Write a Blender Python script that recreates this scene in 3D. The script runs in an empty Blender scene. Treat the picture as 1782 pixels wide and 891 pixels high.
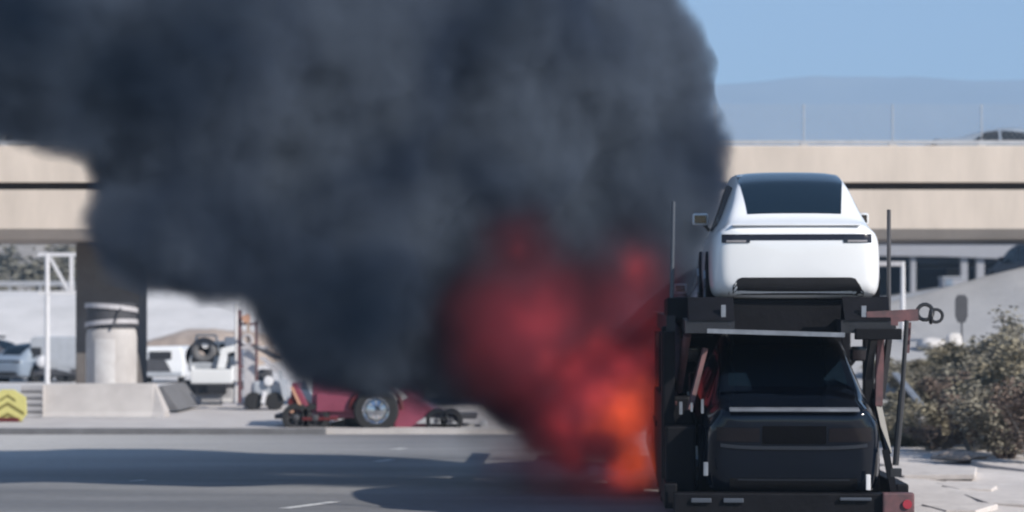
import bpy, bmesh, math, random
from mathutils import Vector, Matrix, noise
from mathutils.bvhtree import BVHTree
random.seed(7)
R = math.radians
scene = bpy.context.scene
col = scene.collection

# ------------------------------------------------------------------ camera, sky, sun
F = 3900.0; HZ = 575.0; CX = 891.0; CAMZ = 2.25
cam_d = bpy.data.cameras.new('camera'); cam = bpy.data.objects.new('camera', cam_d); col.objects.link(cam)
cam.location = (0, 0, CAMZ); cam.rotation_euler = (R(90), 0, 0)
cam_d.sensor_width = 36; cam_d.lens = 36 * F / 1782
cam_d.shift_y = (HZ - 445.5) / 1782
cam_d.clip_end = 12000
cam_d.dof.use_dof = True; cam_d.dof.focus_distance = 17.0; cam_d.dof.aperture_fstop = 1.9
scene.camera = cam
SUN_AZ, SUN_EL = 128.0, 33.5        # azimuth clockwise from +Y
w = bpy.data.worlds.new("World"); scene.world = w; w.use_nodes = True
nt = w.node_tree; bg = nt.nodes['Background']
sky = nt.nodes.new('ShaderNodeTexSky'); sky.sky_type = 'NISHITA'; sky.sun_disc = False
sky.sun_elevation = R(SUN_EL); sky.sun_rotation = R(SUN_AZ)
sky.air_density = 1.0; sky.dust_density = 0.2; sky.ozone_density = 4.0; sky.altitude = 300
nt.links.new(sky.outputs[0], bg.inputs[0]); bg.inputs[1].default_value = 0.10
sd = bpy.data.lights.new('sun', 'SUN'); sun = bpy.data.objects.new('sun', sd); col.objects.link(sun)
sd.energy = 4.6; sd.angle = R(0.5); sd.color = (1, 0.94, 0.85)
sdir = Vector((math.sin(R(SUN_AZ)) * math.cos(R(SUN_EL)), math.cos(R(SUN_AZ)) * math.cos(R(SUN_EL)), math.sin(R(SUN_EL))))
sun.rotation_euler = sdir.to_track_quat('Z', 'Y').to_euler()
scene.view_settings.view_transform = 'Standard'; scene.view_settings.look = 'None'
scene.view_settings.exposure = 0.3; scene.view_settings.gamma = 1
cy = scene.cycles
cy.use_denoising = True; cy.volume_bounces = 1; cy.max_bounces = 6; cy.transparent_max_bounces = 12
cy.volume_step_rate = 0.5; cy.volume_max_steps = 256; cy.caustics_reflective = False; cy.caustics_refractive = False
cy.sample_clamp_indirect = 3

def at(px, py, Y):
    return Vector(((px - CX) * Y / F, Y, CAMZ + (HZ - py) * Y / F))

# ------------------------------------------------------------------ materials
def mat(name, c, rough=0.6, metal=0.0, var=0.0, scale=3.0, bump=0.0, coat=0.0, c2=None, det=6, spec=0.5, stretch=None):
    m = bpy.data.materials.new(name); m.use_nodes = True
    n = m.node_tree; b = n.nodes['Principled BSDF']
    b.inputs['Base Color'].default_value = (*c, 1); b.inputs['Roughness'].default_value = rough
    b.inputs['Metallic'].default_value = metal; b.inputs['Coat Weight'].default_value = coat
    b.inputs['Coat Roughness'].default_value = 0.05; b.inputs['Specular IOR Level'].default_value = spec
    if var or c2 or bump:
        tc = n.nodes.new('ShaderNodeTexCoord'); ns = n.nodes.new('ShaderNodeTexNoise')
        ns.inputs['Scale'].default_value = scale; ns.inputs['Detail'].default_value = det; ns.inputs['Roughness'].default_value = 0.65
        if stretch:
            mp_ = n.nodes.new('ShaderNodeMapping'); mp_.inputs['Scale'].default_value = stretch
            n.links.new(tc.outputs['Object'], mp_.inputs[0]); n.links.new(mp_.outputs[0], ns.inputs['Vector'])
        else:
            n.links.new(tc.outputs['Object'], ns.inputs['Vector'])
        mr = n.nodes.new('ShaderNodeMapRange'); mr.inputs['From Min'].default_value = 0.32; mr.inputs['From Max'].default_value = 0.68
        n.links.new(ns.outputs['Fac'], mr.inputs['Value'])
        mx = n.nodes.new('ShaderNodeMix'); mx.data_type = 'RGBA'
        lo = c2 if c2 else tuple(max(0, v * (1 - var)) for v in c)
        mx.inputs[6].default_value = (*lo, 1); mx.inputs[7].default_value = (*c, 1)
        n.links.new(mr.outputs[0], mx.inputs[0]); n.links.new(mx.outputs[2], b.inputs['Base Color'])
        if bump:
            bp = n.nodes.new('ShaderNodeBump'); bp.inputs['Strength'].default_value = bump; bp.inputs['Distance'].default_value = 0.05
            n.links.new(ns.outputs['Fac'], bp.inputs['Height']); n.links.new(bp.outputs[0], b.inputs['Normal'])
    return m

M = dict(
    white=mat('white_paint', (0.80, 0.81, 0.83), 0.28, coat=0.6, var=0.05, scale=1.5),
    black=mat('black_paint', (0.004, 0.007, 0.014), 0.12, spec=0.4, var=0.2, scale=2),
    glass=mat('tinted_glass', (0.010, 0.022, 0.038), 0.10, spec=0.5),
    trim=mat('black_plastic', (0.022, 0.022, 0.026), 0.45, var=0.3, scale=8),
    lamp=mat('dark_lamp_glass', (0.018, 0.014, 0.018), 0.15, coat=0.7),
    lampclear=mat('clear_lamp_glass', (0.35, 0.32, 0.33), 0.2, coat=0.7),
    tyre=mat('tyre_rubber', (0.02, 0.02, 0.022), 0.8, var=0.3, scale=20),
    rim=mat('alloy', (0.5, 0.51, 0.53), 0.35, metal=0.8, var=0.2, scale=10),
    lip=mat('grey_plastic_edge', (0.06, 0.07, 0.09), 0.4),
    midgrey=mat('mid_grey_concrete', (0.15, 0.15, 0.16), 0.8, var=0.3, scale=2),
    chrome=mat('chrome', (0.8, 0.8, 0.82), 0.2, metal=1.0, var=0.1, scale=10),
    steel=mat('dark_painted_steel', (0.016, 0.018, 0.025), 0.5, var=0.5, scale=5, bump=0.2),
    sooty=mat('sooty_steel', (0.005, 0.005, 0.008), 0.6, var=0.5, scale=4, bump=0.2, spec=0.2),
    bare=mat('worn_grey_steel_and_highlight', (0.26, 0.28, 0.32), 0.4, metal=0.3, var=0.4, scale=6),
    redsteel=mat('rusty_red_steel', (0.16, 0.07, 0.075), 0.6, c2=(0.07, 0.045, 0.05), scale=7),
    redlamp=mat('red_lens', (0.35, 0.02, 0.04), 0.3, coat=0.5),
    amber=mat('amber_lens', (0.55, 0.3, 0.2), 0.3, coat=0.5),
    bridge=mat('warm_concrete', (0.66, 0.565, 0.485), 0.85, var=0.20, scale=0.9, bump=0.15, det=12, stretch=(1, 1, .25)),
    bridgedark=mat('dark_recess', (0.04, 0.032, 0.032), 0.9, var=0.4, scale=2),  # joint recess, much darker brown than the concrete around it
    colmn=mat('shaded_column_concrete', (0.17, 0.155, 0.15), 0.9, c2=(0.12, 0.105, 0.10), scale=0.9, bump=0.2),  # overhang shade and smoke veil are put into this dark column colour
    conc=mat('light_concrete', (0.52, 0.49, 0.475), 0.85, c2=(0.40, 0.37, 0.36), scale=1.3, bump=0.2, det=10),
    concw=mat('white_concrete', (0.66, 0.64, 0.63), 0.8, c2=(0.5, 0.47, 0.46), scale=1.5, bump=0.1),
    conc2=mat('grey_concrete', (0.36, 0.35, 0.36), 0.85, var=0.25, scale=1.5, bump=0.2),
    dark=mat('dark_grey_metal', (0.07, 0.07, 0.08), 0.7, var=0.3, scale=3),
    strap=mat('pale_strap', (0.5, 0.48, 0.5), 0.6, var=0.2, scale=9),
    yellow=mat('reflective_yellow', (0.60, 0.55, 0.20), 0.45, var=0.12, scale=9),
    olive=mat('faded_olive_black', (0.22, 0.19, 0.05), 0.6, var=0.2, scale=9),
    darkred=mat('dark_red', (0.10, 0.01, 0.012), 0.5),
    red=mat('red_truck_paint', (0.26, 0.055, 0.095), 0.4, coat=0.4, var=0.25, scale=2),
    tan=mat('tan_dirt', (0.42, 0.34, 0.29), 0.95, var=0.3, scale=1.2, bump=0.4),
    silver=mat('silver_paint', (0.42, 0.44, 0.48), 0.35, coat=0.4, var=0.2, scale=3),
    bluegrey=mat('blue_grey_paint', (0.24, 0.29, 0.36), 0.35, coat=0.4, var=0.2, scale=3),
    galv=mat('galvanised_steel', (0.50, 0.50, 0.52), 0.45, metal=0.3, var=0.2, scale=4),
    whitesteel=mat('white_steel', (0.72, 0.71, 0.73), 0.5, var=0.12, scale=4),
    rock=mat('pale_rock', (0.62, 0.59, 0.58), 0.9, var=0.3, scale=6, bump=0.4),
    slab=mat('broken_concrete', (0.62, 0.57, 0.54), 0.9, c2=(0.46, 0.42, 0.40), scale=2.2, bump=0.4, det=10),
    leafo=mat('olive_leaf', (0.32, 0.285, 0.20), 0.8, c2=(0.18, 0.155, 0.11), scale=1.6),
    leafg=mat('grey_green_leaf', (0.31, 0.285, 0.225), 0.85, c2=(0.16, 0.145, 0.115), scale=1.6),
    leafb=mat('dry_brown_leaf', (0.24, 0.18, 0.14), 0.85, c2=(0.10, 0.07, 0.06), scale=1.6),
    twig=mat('grey_twig', (0.12, 0.09, 0.08), 0.9, var=0.4, scale=6),
    twigpale=mat('pale_dead_stem', (0.33, 0.30, 0.27), 0.9, var=0.3, scale=6),
    farbr=mat('far_bridge_concrete', (0.34, 0.34, 0.37), 0.9, var=0.15, scale=0.4),
    farshade=mat('underpass_shade', (0.035, 0.05, 0.085), 0.8, var=0.5, scale=0.4),  # shade of the far underpass, put into the colour
    scrub=mat('scrub_leaf', (0.20, 0.19, 0.155), 0.9, var=0.4, scale=1),
    mark=mat('worn_white_marking', (0.72, 0.71, 0.70), 0.7, c2=(0.45, 0.45, 0.45), scale=9),
)

# ------------------------------------------------------------------ mesh helpers
class MB:
    def __init__(s): s.bm = bmesh.new()
    def _xf(s, vs, m):
        for v in vs: v.co = m @ v.co
    def box(s, c, d, rot=None, bev=0.0):
        g = bmesh.ops.create_cube(s.bm, size=1)['verts']
        mm = Matrix.Translation(c) @ (rot.to_4x4() if rot else Matrix.Identity(4)) @ Matrix.Diagonal((*d, 1))
        s._xf(g, mm)
        if bev:
            es = list({e for v in g for e in v.link_edges})
            bmesh.ops.bevel(s.bm, geom=es, offset=bev, segments=2, affect='EDGES', profile=0.6)
        return s
    def bar(s, a, b, wd, ht=None, n=0):
        a, b = Vector(a), Vector(b); d = b - a; ht = ht or wd
        q = d.to_track_quat('Z', 'Y').to_matrix()
        if n:
            g = bmesh.ops.create_cone(s.bm, cap_ends=True, segments=n, radius1=wd / 2, radius2=ht / 2, depth=d.length)['verts']
            s._xf(g, Matrix.Translation((a + b) / 2) @ q.to_4x4())
        else:
            s.box((a + b) / 2, (wd, ht, d.length), q)
        return s
    def cyl(s, c, r, h, axis='Z', n=24, r2=None, bev=0):
        g = bmesh.ops.create_cone(s.bm, cap_ends=True, segments=n, radius1=r, radius2=r if r2 is None else r2, depth=h)['verts']
        q = {'Z': Matrix.Identity(4), 'X': Matrix.Rotation(R(90), 4, 'Y'), 'Y': Matrix.Rotation(R(90), 4, 'X')}[axis]
        s._xf(g, Matrix.Translation(c) @ q)
        if bev:
            es = [e for e in {e for v in g for e in v.link_edges} if e.calc_face_angle(0) > 1.0]
            bmesh.ops.bevel(s.bm, geom=es, offset=bev, segments=3, affect='EDGES', profile=0.5)
        return s
    def lathe(s, c, prof, axis='X', n=28, closed=True):
        rings = []
        for (r, h) in prof:
            ring = []
            for k in range(n):
                a = 2 * math.pi * k / n
                p = {'X': (h, r * math.cos(a), r * math.sin(a)), 'Y': (r * math.cos(a), h, r * math.sin(a)), 'Z': (r * math.cos(a), r * math.sin(a), h)}[axis]
                ring.append(s.bm.verts.new(Vector(c) + Vector(p)))
            rings.append(ring)
        for i in range(len(rings) - 1):
            for k in range(n):
                s.bm.faces.new((rings[i][k], rings[i][(k + 1) % n], rings[i + 1][(k + 1) % n], rings[i + 1][k]))
        if closed:
            s.bm.faces.new(rings[0]); s.bm.faces.new(rings[-1])
        return s
    def torus(s, c, Rr, r, axis='Y', n=24, m=8, a0=0, a1=2 * math.pi):
        full = abs(a1 - a0 - 2 * math.pi) < 1e-3; rings = []
        for k in range(n if full else n + 1):
            a = a0 + (a1 - a0) * k / n; ring = []
            for j in range(m):
                b = 2 * math.pi * j / m; rr = Rr + r * math.cos(b); hh = r * math.sin(b)
                p = {'Y': (rr * math.cos(a), hh, rr * math.sin(a)), 'Z': (rr * math.cos(a), rr * math.sin(a), hh), 'X': (hh, rr * math.cos(a), rr * math.sin(a))}[axis]
                ring.append(s.bm.verts.new(Vector(c) + Vector(p)))
            rings.append(ring)
        nn = len(rings)
        for i in range(nn if full else nn - 1):
            for j in range(m):
                s.bm.faces.new((rings[i][j], rings[i][(j + 1) % m], rings[(i + 1) % nn][(j + 1) % m], rings[(i + 1) % nn][j]))
        if not full: s.bm.faces.new(rings[0]); s.bm.faces.new(rings[-1])
        return s
    def prism(s, pts, axis, a, b, bev=0.0):
        # pts 2D polygon extruded along axis from a to b
        def mk(u, v, h): return {'X': (h, u, v), 'Y': (u, h, v), 'Z': (u, v, h)}[axis]
        lo = [s.bm.verts.new(mk(u, v, a)) for u, v in pts]; hi = [s.bm.verts.new(mk(u, v, b)) for u, v in pts]
        n = len(pts); fs = [s.bm.faces.new(lo), s.bm.faces.new(hi)]
        for i in range(n): fs.append(s.bm.faces.new((lo[i], lo[(i + 1) % n], hi[(i + 1) % n], hi[i])))
        if bev:
            es = list({e for f in fs for e in f.edges})
            bmesh.ops.recalc_face_normals(s.bm, faces=fs)
            bmesh.ops.bevel(s.bm, geom=es, offset=bev, segments=2, affect='EDGES', profile=0.6)
        return s
    def tube(s, pts, r, n=8):
        for i in range(len(pts) - 1): s.bar(pts[i], pts[i + 1], 2 * r, 2 * r, n=n)
        return s
    def build(s, name, m, parent=None, smooth=False, auto=True):
        bmesh.ops.recalc_face_normals(s.bm, faces=s.bm.faces)
        me = bpy.data.meshes.new(name); 
        if smooth:
            for f in s.bm.faces: f.smooth = True
            if auto:
                for e in s.bm.edges:
                    if e.calc_face_angle(0) > R(38): e.smooth = False
        s.bm.to_mesh(me); s.bm.free(); me.materials.append(m)
        o = bpy.data.objects.new(name, me); col.objects.link(o)
        if parent: o.parent = parent
        return o

def tag(o, label=None, cat=None, group=None, kind=None):
    if label: o['label'] = label
    if cat: o['category'] = cat
    if group: o['group'] = group
    if kind: o['kind'] = kind
    return o
def empty(name, loc=(0, 0, 0), rz=0.0):
    o = bpy.data.objects.new(name, None); o.location = loc; o.rotation_euler = (0, 0, rz); col.objects.link(o); return o
def copy_tree(o, parent=None):
    kids = [c for c in bpy.data.objects if c.parent == o]
    c = o.copy(); col.objects.link(c)
    if parent: c.parent = parent
    for k in kids: copy_tree(k, c)
    return c
def remesh_to(o, mod):
    dg = bpy.context.evaluated_depsgraph_get(); me = bpy.data.meshes.new_from_object(o.evaluated_get(dg))
    o.modifiers.clear(); old = o.data; o.data = me; bpy.data.meshes.remove(old); return me

# ------------------------------------------------------------------ ground
def sm(a, b, x):
    t = max(0, min(1, (x - a) / (b - a))); return t * t * (3 - 2 * t)
def gz(x, y):
    z = 0.0
    # right: paved ramp rising behind the shrubs up to a plateau
    rx = sm(3.0, 7.5, x)
    top = 3.22 + max(-.5, min(3, (x - 11.3) * 0.25)) * sm(50, 62, y)
    z += rx * top * max(0, min(1, (y - 46) / 16.5)) * (1 - .25 * sm(63, 75, y))
    # left: bright bank behind the parked vehicles
    if x < 2 and y > 100:
        l = 1 - sm(-6, 2, x)
        z += l * (4.7 * sm(102, 140, y) + 24 * sm(150, 330, y) * (1 - sm(-16, -6, x) * 0.45))
    # rough ground near the shrubs
    if x > 3.5 and y < 75: z += 0.07 * sm(3.9, 5.0, x) * noise.fractal(Vector((x * 0.6, y * 0.35, 0)), 1.0, 2.0, 4)
    if y > 100: z += 0.25 * noise.fractal(Vector((x * 0.1, y * 0.06, 3)), 1.0, 2.0, 4) * sm(100, 160, y)
    return z
def sheet(name, xs, ys, zf, m, kind='structure'):
    bm = bmesh.new(); g = [[bm.verts.new((x, y, zf(x, y))) for x in xs] for y in ys]
    for j in range(len(ys) - 1):
        for i in range(len(xs) - 1):
            f = bm.faces.new((g[j][i], g[j][i + 1], g[j + 1][i + 1], g[j + 1][i])); f.smooth = True
    me = bpy.data.meshes.new(name); bm.to_mesh(me); bm.free(); me.materials.append(m)
    o = bpy.data.objects.new(name, me); col.objects.link(o); o['kind'] = kind; return o
def rng(a, b, s):
    n = max(1, round((b - a) / s)); return [a + (b - a) * i / n for i in range(n + 1)]

def ground_mat():
    m = bpy.data.materials.new('dusty_ground'); m.use_nodes = True; n = m.node_tree; b = n.nodes['Principled BSDF']
    b.inputs['Roughness'].default_value = 0.95
    tc = n.nodes.new('ShaderNodeTexCoord'); sep = n.nodes.new('ShaderNodeSeparateXYZ'); n.links.new(tc.outputs['Object'], sep.inputs[0])
    ns = n.nodes.new('ShaderNodeTexNoise'); ns.inputs['Scale'].default_value = 0.35; ns.inputs['Detail'].default_value = 12; ns.inputs['Roughness'].default_value = 0.7
    mp = n.nodes.new('ShaderNodeMapping'); mp.inputs['Scale'].default_value = (1, 0.6, 1)
    n.links.new(tc.outputs['Object'], mp.inputs[0]); n.links.new(mp.outputs[0], ns.inputs['Vector'])
    def ramp(v, a, bb):
        r = n.nodes.new('ShaderNodeMapRange'); r.inputs['From Min'].default_value = a; r.inputs['From Max'].default_value = bb; n.links.new(v, r.inputs['Value']); return r.outputs[0]
    def mix(f, a, bb):
        x = n.nodes.new('ShaderNodeMix'); x.data_type = 'RGBA'
        n.links.new(f, x.inputs[0])
        for s_, v in ((6, a), (7, bb)):
            if isinstance(v, tuple): x.inputs[s_].default_value = (*v, 1)
            else: n.links.new(v, x.inputs[s_])
        return x.outputs[2]
    nf = ramp(ns.outputs['Fac'], 0.35, 0.65)
    near = mix(nf, (0.46, 0.42, 0.40), (0.62, 0.57, 0.54))       # pale dirt and broken paving
    bright = mix(nf, (0.52, 0.50, 0.49), (0.66, 0.63, 0.62))
    ramp_c = mix(nf, (0.33, 0.325, 0.33), (0.40, 0.395, 0.40))
    hill = mix(nf, (0.17, 0.155, 0.14), (0.40, 0.36, 0.33))
    c = mix(ramp(sep.outputs['Y'], 45, 50), near, ramp_c)
    # left side: bright bank from y=100, scrub hill after 150
    lb = n.nodes.new('ShaderNodeMath'); lb.operation = 'MULTIPLY'
    n.links.new(ramp(sep.outputs['Y'], 70, 100), lb.inputs[0]); n.links.new(ramp(sep.outputs['X'], 3, 0), lb.inputs[1])
    c = mix(lb.outputs[0], c, bright)
    hl = n.nodes.new('ShaderNodeMath'); hl.operation = 'ADD'
    n2 = n.nodes.new('ShaderNodeMath'); n2.operation = 'MULTIPLY'; n2.inputs[1].default_value = 12; n.links.new(ns.outputs['Fac'], n2.inputs[0])
    n.links.new(sep.outputs['Y'], hl.inputs[0]); n.links.new(n2.outputs[0], hl.inputs[1])
    c = mix(ramp(hl.outputs[0], 148, 152), c, hill)
    n.links.new(c, b.inputs['Base Color'])
    bp = n.nodes.new('ShaderNodeBump'); bp.inputs['Strength'].default_value = 0.5; bp.inputs['Distance'].default_value = 0.15
    n.links.new(ns.outputs['Fac'], bp.inputs['Height']); n.links.new(bp.outputs[0], b.inputs['Normal'])
    return m
xs = rng(-600, -60, 30)[:-1] + rng(-60, -24, 4)[:-1] + rng(-24, 30, 0.5)[:-1] + rng(30, 90, 5)[:-1] + rng(90, 600, 30)
ys = rng(-60, 10, 5)[:-1] + rng(10, 80, 0.5)[:-1] + rng(80, 200, 2)[:-1] + rng(200, 400, 8)[:-1] + rng(400, 4000, 300)
sheet('ground', xs, ys, gz, ground_mat())

def road_mat():
    m = bpy.data.materials.new('worn_asphalt'); m.use_nodes = True; n = m.node_tree; b = n.nodes['Principled BSDF']
    b.inputs['Roughness'].default_value = 0.8
    tc = n.nodes.new('ShaderNodeTexCoord')
    def noise_(sc, det, mscale):
        mp = n.nodes.new('ShaderNodeMapping'); mp.inputs['Scale'].default_value = mscale
        ns = n.nodes.new('ShaderNodeTexNoise'); ns.inputs['Scale'].default_value = sc; ns.inputs['Detail'].default_value = det
        n.links.new(tc.outputs['Object'], mp.inputs[0]); n.links.new(mp.outputs[0], ns.inputs['Vector']); return ns.outputs['Fac']
    a = noise_(0.5, 8, (0.25, 1, 1)); c_ = noise_(6, 6, (1, 1, 1))
    cr = n.nodes.new('ShaderNodeValToRGB'); e = cr.color_ramp.elements
    e[0].position = 0.36; e[0].color = (0.145, 0.147, 0.157, 1); e[1].position = 0.68; e[1].color = (0.27, 0.268, 0.275, 1)
    n.links.new(a, cr.inputs[0])
    sep = n.nodes.new('ShaderNodeSeparateXYZ'); n.links.new(tc.outputs['Object'], sep.inputs[0])
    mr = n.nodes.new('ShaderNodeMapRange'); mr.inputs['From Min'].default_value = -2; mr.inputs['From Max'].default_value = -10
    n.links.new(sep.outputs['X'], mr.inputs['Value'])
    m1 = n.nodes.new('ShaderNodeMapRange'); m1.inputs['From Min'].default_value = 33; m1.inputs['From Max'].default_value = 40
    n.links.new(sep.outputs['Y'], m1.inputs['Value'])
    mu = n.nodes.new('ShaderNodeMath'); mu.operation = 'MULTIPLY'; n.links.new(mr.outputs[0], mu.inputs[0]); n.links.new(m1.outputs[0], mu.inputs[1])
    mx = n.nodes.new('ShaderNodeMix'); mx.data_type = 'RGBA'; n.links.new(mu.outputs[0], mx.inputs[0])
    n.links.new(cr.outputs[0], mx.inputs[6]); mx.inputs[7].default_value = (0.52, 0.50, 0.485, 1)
    mx2 = n.nodes.new('ShaderNodeMix'); mx2.data_type = 'RGBA'; mx2.blend_type = 'MULTIPLY'; mx2.inputs[0].default_value = 0.35
    n.links.new(mx.outputs[2], mx2.inputs[6]); n.links.new(c_, mx2.inputs[7]); n.links.new(mx2.outputs[2], b.inputs['Base Color'])
    bp = n.nodes.new('ShaderNodeBump'); bp.inputs['Strength'].default_value = 0.3; bp.inputs['Distance'].default_value = 0.02
    n.links.new(c_, bp.inputs['Height']); n.links.new(bp.outputs[0], b.inputs['Normal'])
    return m
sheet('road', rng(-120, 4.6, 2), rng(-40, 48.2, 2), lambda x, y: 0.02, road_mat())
# apron behind the far gutter, one kerb step up
mb = MB(); mb.box((-30, 56.1, 0.03), (60, 15.6, 0.2)); tag(mb.build('pavement', M['conc']), kind='structure')
mb = MB(); mb.box((-27, 48.12, 0.07), (46, 0.28, 0.16), bev=0.02); tag(mb.build('kerb', M['midgrey']), kind='structure')
mb = MB()
for (px, py, dx, dy) in ((540, 882, 0.16, 1.1), (695, 783, 0.2, 0.4), (668, 804, 0.15, 0.5), (240, 839, 0.1, 0.3)):
    Y = CAMZ * F / (py - HZ); X = (px - CX) * Y / F
    b = mb.bm; vs = [b.verts.new((X + a * dx / 2 + c * 0.25 * dy, Y + c * dy / 2, 0.025)) for a, c in ((-1, -1), (1, -1), (1, 1), (-1, 1))]; b.faces.new(vs)
tag(mb.build('road_marking', M['mark']), kind='structure')

# far mountains
def mtn(x, y):
    r = 500 + 26 * noise.fractal(Vector((x * 0.0011, 5, 1)), 1, 2, 5)
    return -5 + r * sm(3300, 4400, y) + 22 * noise.fractal(Vector((x * 0.003, y * 0.003, 8)), 1, 2, 4) * sm(3300, 4500, y)
sheet('mountains', rng(-2600, 3600, 60), rng(3200, 4700, 60), mtn, mat('far_mountain', (0.22, 0.20, 0.18), 0.95, c2=(0.14, 0.13, 0.12), scale=0.004))

# ------------------------------------------------------------------ main overpass
BY = 63.0; PXM = F / BY
def zpx(py, Y=BY): return CAMZ + (HZ - py) * Y / F
br = empty('overpass_bridge', (0, BY, 0)); tag(br, 'long beige concrete overpass with dark joint line crossing behind the smoke and the white car', 'bridge')
x0, x1 = -60, 70
zt, zg1, zg0, zb = zpx(253), zpx(317), zpx(330), zpx(398)
mb = MB(); mb.prism([(0, zg1), (0, zt - 0.03), (0.05, zt), (0.32, zt), (0.32, zg1)], 'X', x0, x1); mb.build('parapet', M['bridge'], br)
mb = MB(); mb.box(((x0 + x1) / 2, 0.55, (zg1 + zg0) / 2), (x1 - x0, 0.5, zg1 - zg0 + 0.3)); mb.build('joint_recess', M['bridgedark'], br)
# girder face with bevelled lower flange
mb = MB(); zs_ = zb - 0.27
mb.prism([(0.02, zg0), (0.02, zb), (0.32, zs_), (1.0, zs_), (1.0, zg0)], 'X', x0, x1); mb.build('girder', M['bridge'], br)
mb = MB(); mb.box(((x0 + x1) / 2, 3.3, zg1 + 0.1), (x1 - x0, 4.8, 0.24)); mb.build('deck', M['bridge'], br)
mb = MB(); mb.box(((x0 + x1) / 2, 3.2, (zg1 + zs_) / 2 - 0.02), (x1 - x0, 3.6, zg1 - zs_ - 0.08)); mb.build('box_girder', M['bridge'], br)
mb = MB(); mb.prism([(5.4, zg1), (5.4, zt), (5.7, zt), (5.7, zg1)], 'X', x0, x1); mb.build('far_parapet', M['bridge'], br)
# parapet rail (pale strip on top) and chain-link fence
mb = MB(); mb.box(((x0 + x1) / 2, 0.16, zt + 0.10), (x1 - x0, 0.10, 0.10)); mb.build('top_rail', M['galv'], br)
zf = zpx(180); pitch = (1555 - 1400) / PXM
xp = (1400 - CX) / PXM
k0 = -16
for k in range(k0, 14):
    X = xp + k * pitch
    mb = MB(); mb.bar((X, 0.16, zt), (X, 0.16, zf), 0.035, 0.035, n=6); mb.box((X, 0.16, zt + 0.05), (0.22, 0.14, 0.09)); mb.build('fence_post', M['galv'], br)
mb = MB(); H = zf - zt - 0.15
for k in range(int(-4.0 / 0.16), int(24 / 0.16)):
    X = k * 0.16
    for sgn in (-1, 1):
        mb.bar((X, 0.19, zt + 0.15), (X + sgn * H, 0.19, zf), 0.006, 0.006)
o = mb.build('chain_link_mesh', M['galv'], br); o['kind'] = 'stuff'
# column
cl = empty('bridge_column', ((183 - CX) * 66 / F, 66.2, 0)); tag(cl, 'dark square bridge column standing behind the white drum with straps', 'column')
wd = (238 - 128) * 66 / F
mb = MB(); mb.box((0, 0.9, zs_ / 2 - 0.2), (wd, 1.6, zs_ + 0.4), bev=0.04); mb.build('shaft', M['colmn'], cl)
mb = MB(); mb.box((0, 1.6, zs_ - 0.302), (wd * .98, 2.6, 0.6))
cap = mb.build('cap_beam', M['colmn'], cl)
# drum with straps in front of it
dr = empty('concrete_drum', ((194 - CX) * 62.3 / F, 62.3, 0.13)); tag(dr, 'white round concrete drum with pale straps on its top against the dark bridge column', 'concrete drum')
rd = (238 - 150) / 2 * 62.3 / F; hd = zpx(568, 62.3) - 0.13
mb = MB(); mb.lathe((0, 0, 0), [(rd, 0), (rd, hd - 0.3), (rd * 0.96, hd - 0.12), (rd * 0.85, hd), (0.05, hd + 0.05)], axis='Z', n=36); mb.build('drum_body', M['conc'], dr, smooth=True)
pa = MB()
for j in range(8):
    a0, a1 = R(-100 - 5 * j), R(-105 - 5 * j)
for (a0, a1) in ((-118, -72),):
    n_ = 10; b = pa.bm
    for rr, zz0, zz1 in ((rd + 0.03, 0.1, hd - 0.35),):
        lo = [b.verts.new((rr * math.cos(R(a0 + (a1 - a0) * i / n_)), rr * math.sin(R(a0 + (a1 - a0) * i / n_)), zz0)) for i in range(n_ + 1)]
        hi = [b.verts.new((v.co.x, v.co.y, zz1)) for v in lo]
        lo2 = [b.verts.new((v.co.x * 0.93, v.co.y * 0.93, zz0)) for v in lo]; hi2 = [b.verts.new((v.co.x * 0.93, v.co.y * 0.93, zz1)) for v in lo]
        for i in range(n_):
            b.faces.new((lo[i], lo[i + 1], hi[i + 1], hi[i])); b.faces.new((hi[i], hi[i + 1], hi2[i + 1], hi2[i])); b.faces.new((lo[i], lo[i + 1], lo2[i + 1], lo2[i]))
        b.faces.new((lo[0], hi[0], hi2[0], lo2[0])); b.faces.new((lo[-1], hi[-1], hi2[-1], lo2[-1]))
pa.build('white_panel', M['concw'], dr, smooth=True)
mb = MB(); mb.lathe((0, 0, hd + 0.0), [(rd * 0.93, -0.06), (rd * 0.97, 0.3), (rd * 0.97, 0.62), (rd * 0.8, 0.66)], axis='Z', n=32); mb.build('dark_collar', M['dark'], dr, smooth=True)
for (z, tilt, rr) in ((hd + 0.12, 0.05, 1.0), (hd + 0.55, -0.06, 1.0)):
    mb = MB(); n_ = 32; b = mb.bm; rings = []
    for k in range(n_):
        a = 2 * math.pi * k / n_; x, y = math.cos(a) * rd, math.sin(a) * rd; zz = z + tilt * math.cos(a) + 0.10 * (1 + math.sin(a)) * -0.5
        rings.append([b.verts.new((x * f, y * f, zz + dz)) for f, dz in ((1.0, -0.06), (1.04, -0.06), (1.04, 0.07), (1.0, 0.07))])
    for k in range(n_):
        for j in range(4): b.faces.new((rings[k][j], rings[k][(j + 1) % 4], rings[(k + 1) % n_][(j + 1) % 4], rings[(k + 1) % n_][j]))
    mb.build('strap', M['strap'], dr, smooth=True)
mb = MB(); mb.bar((0.15, -rd * 1.05, hd - 0.05), (0.38, -rd * 0.98, hd + 0.5), 0.07, 0.05); mb.build('strap_buckle', M['dark'], dr)

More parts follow.
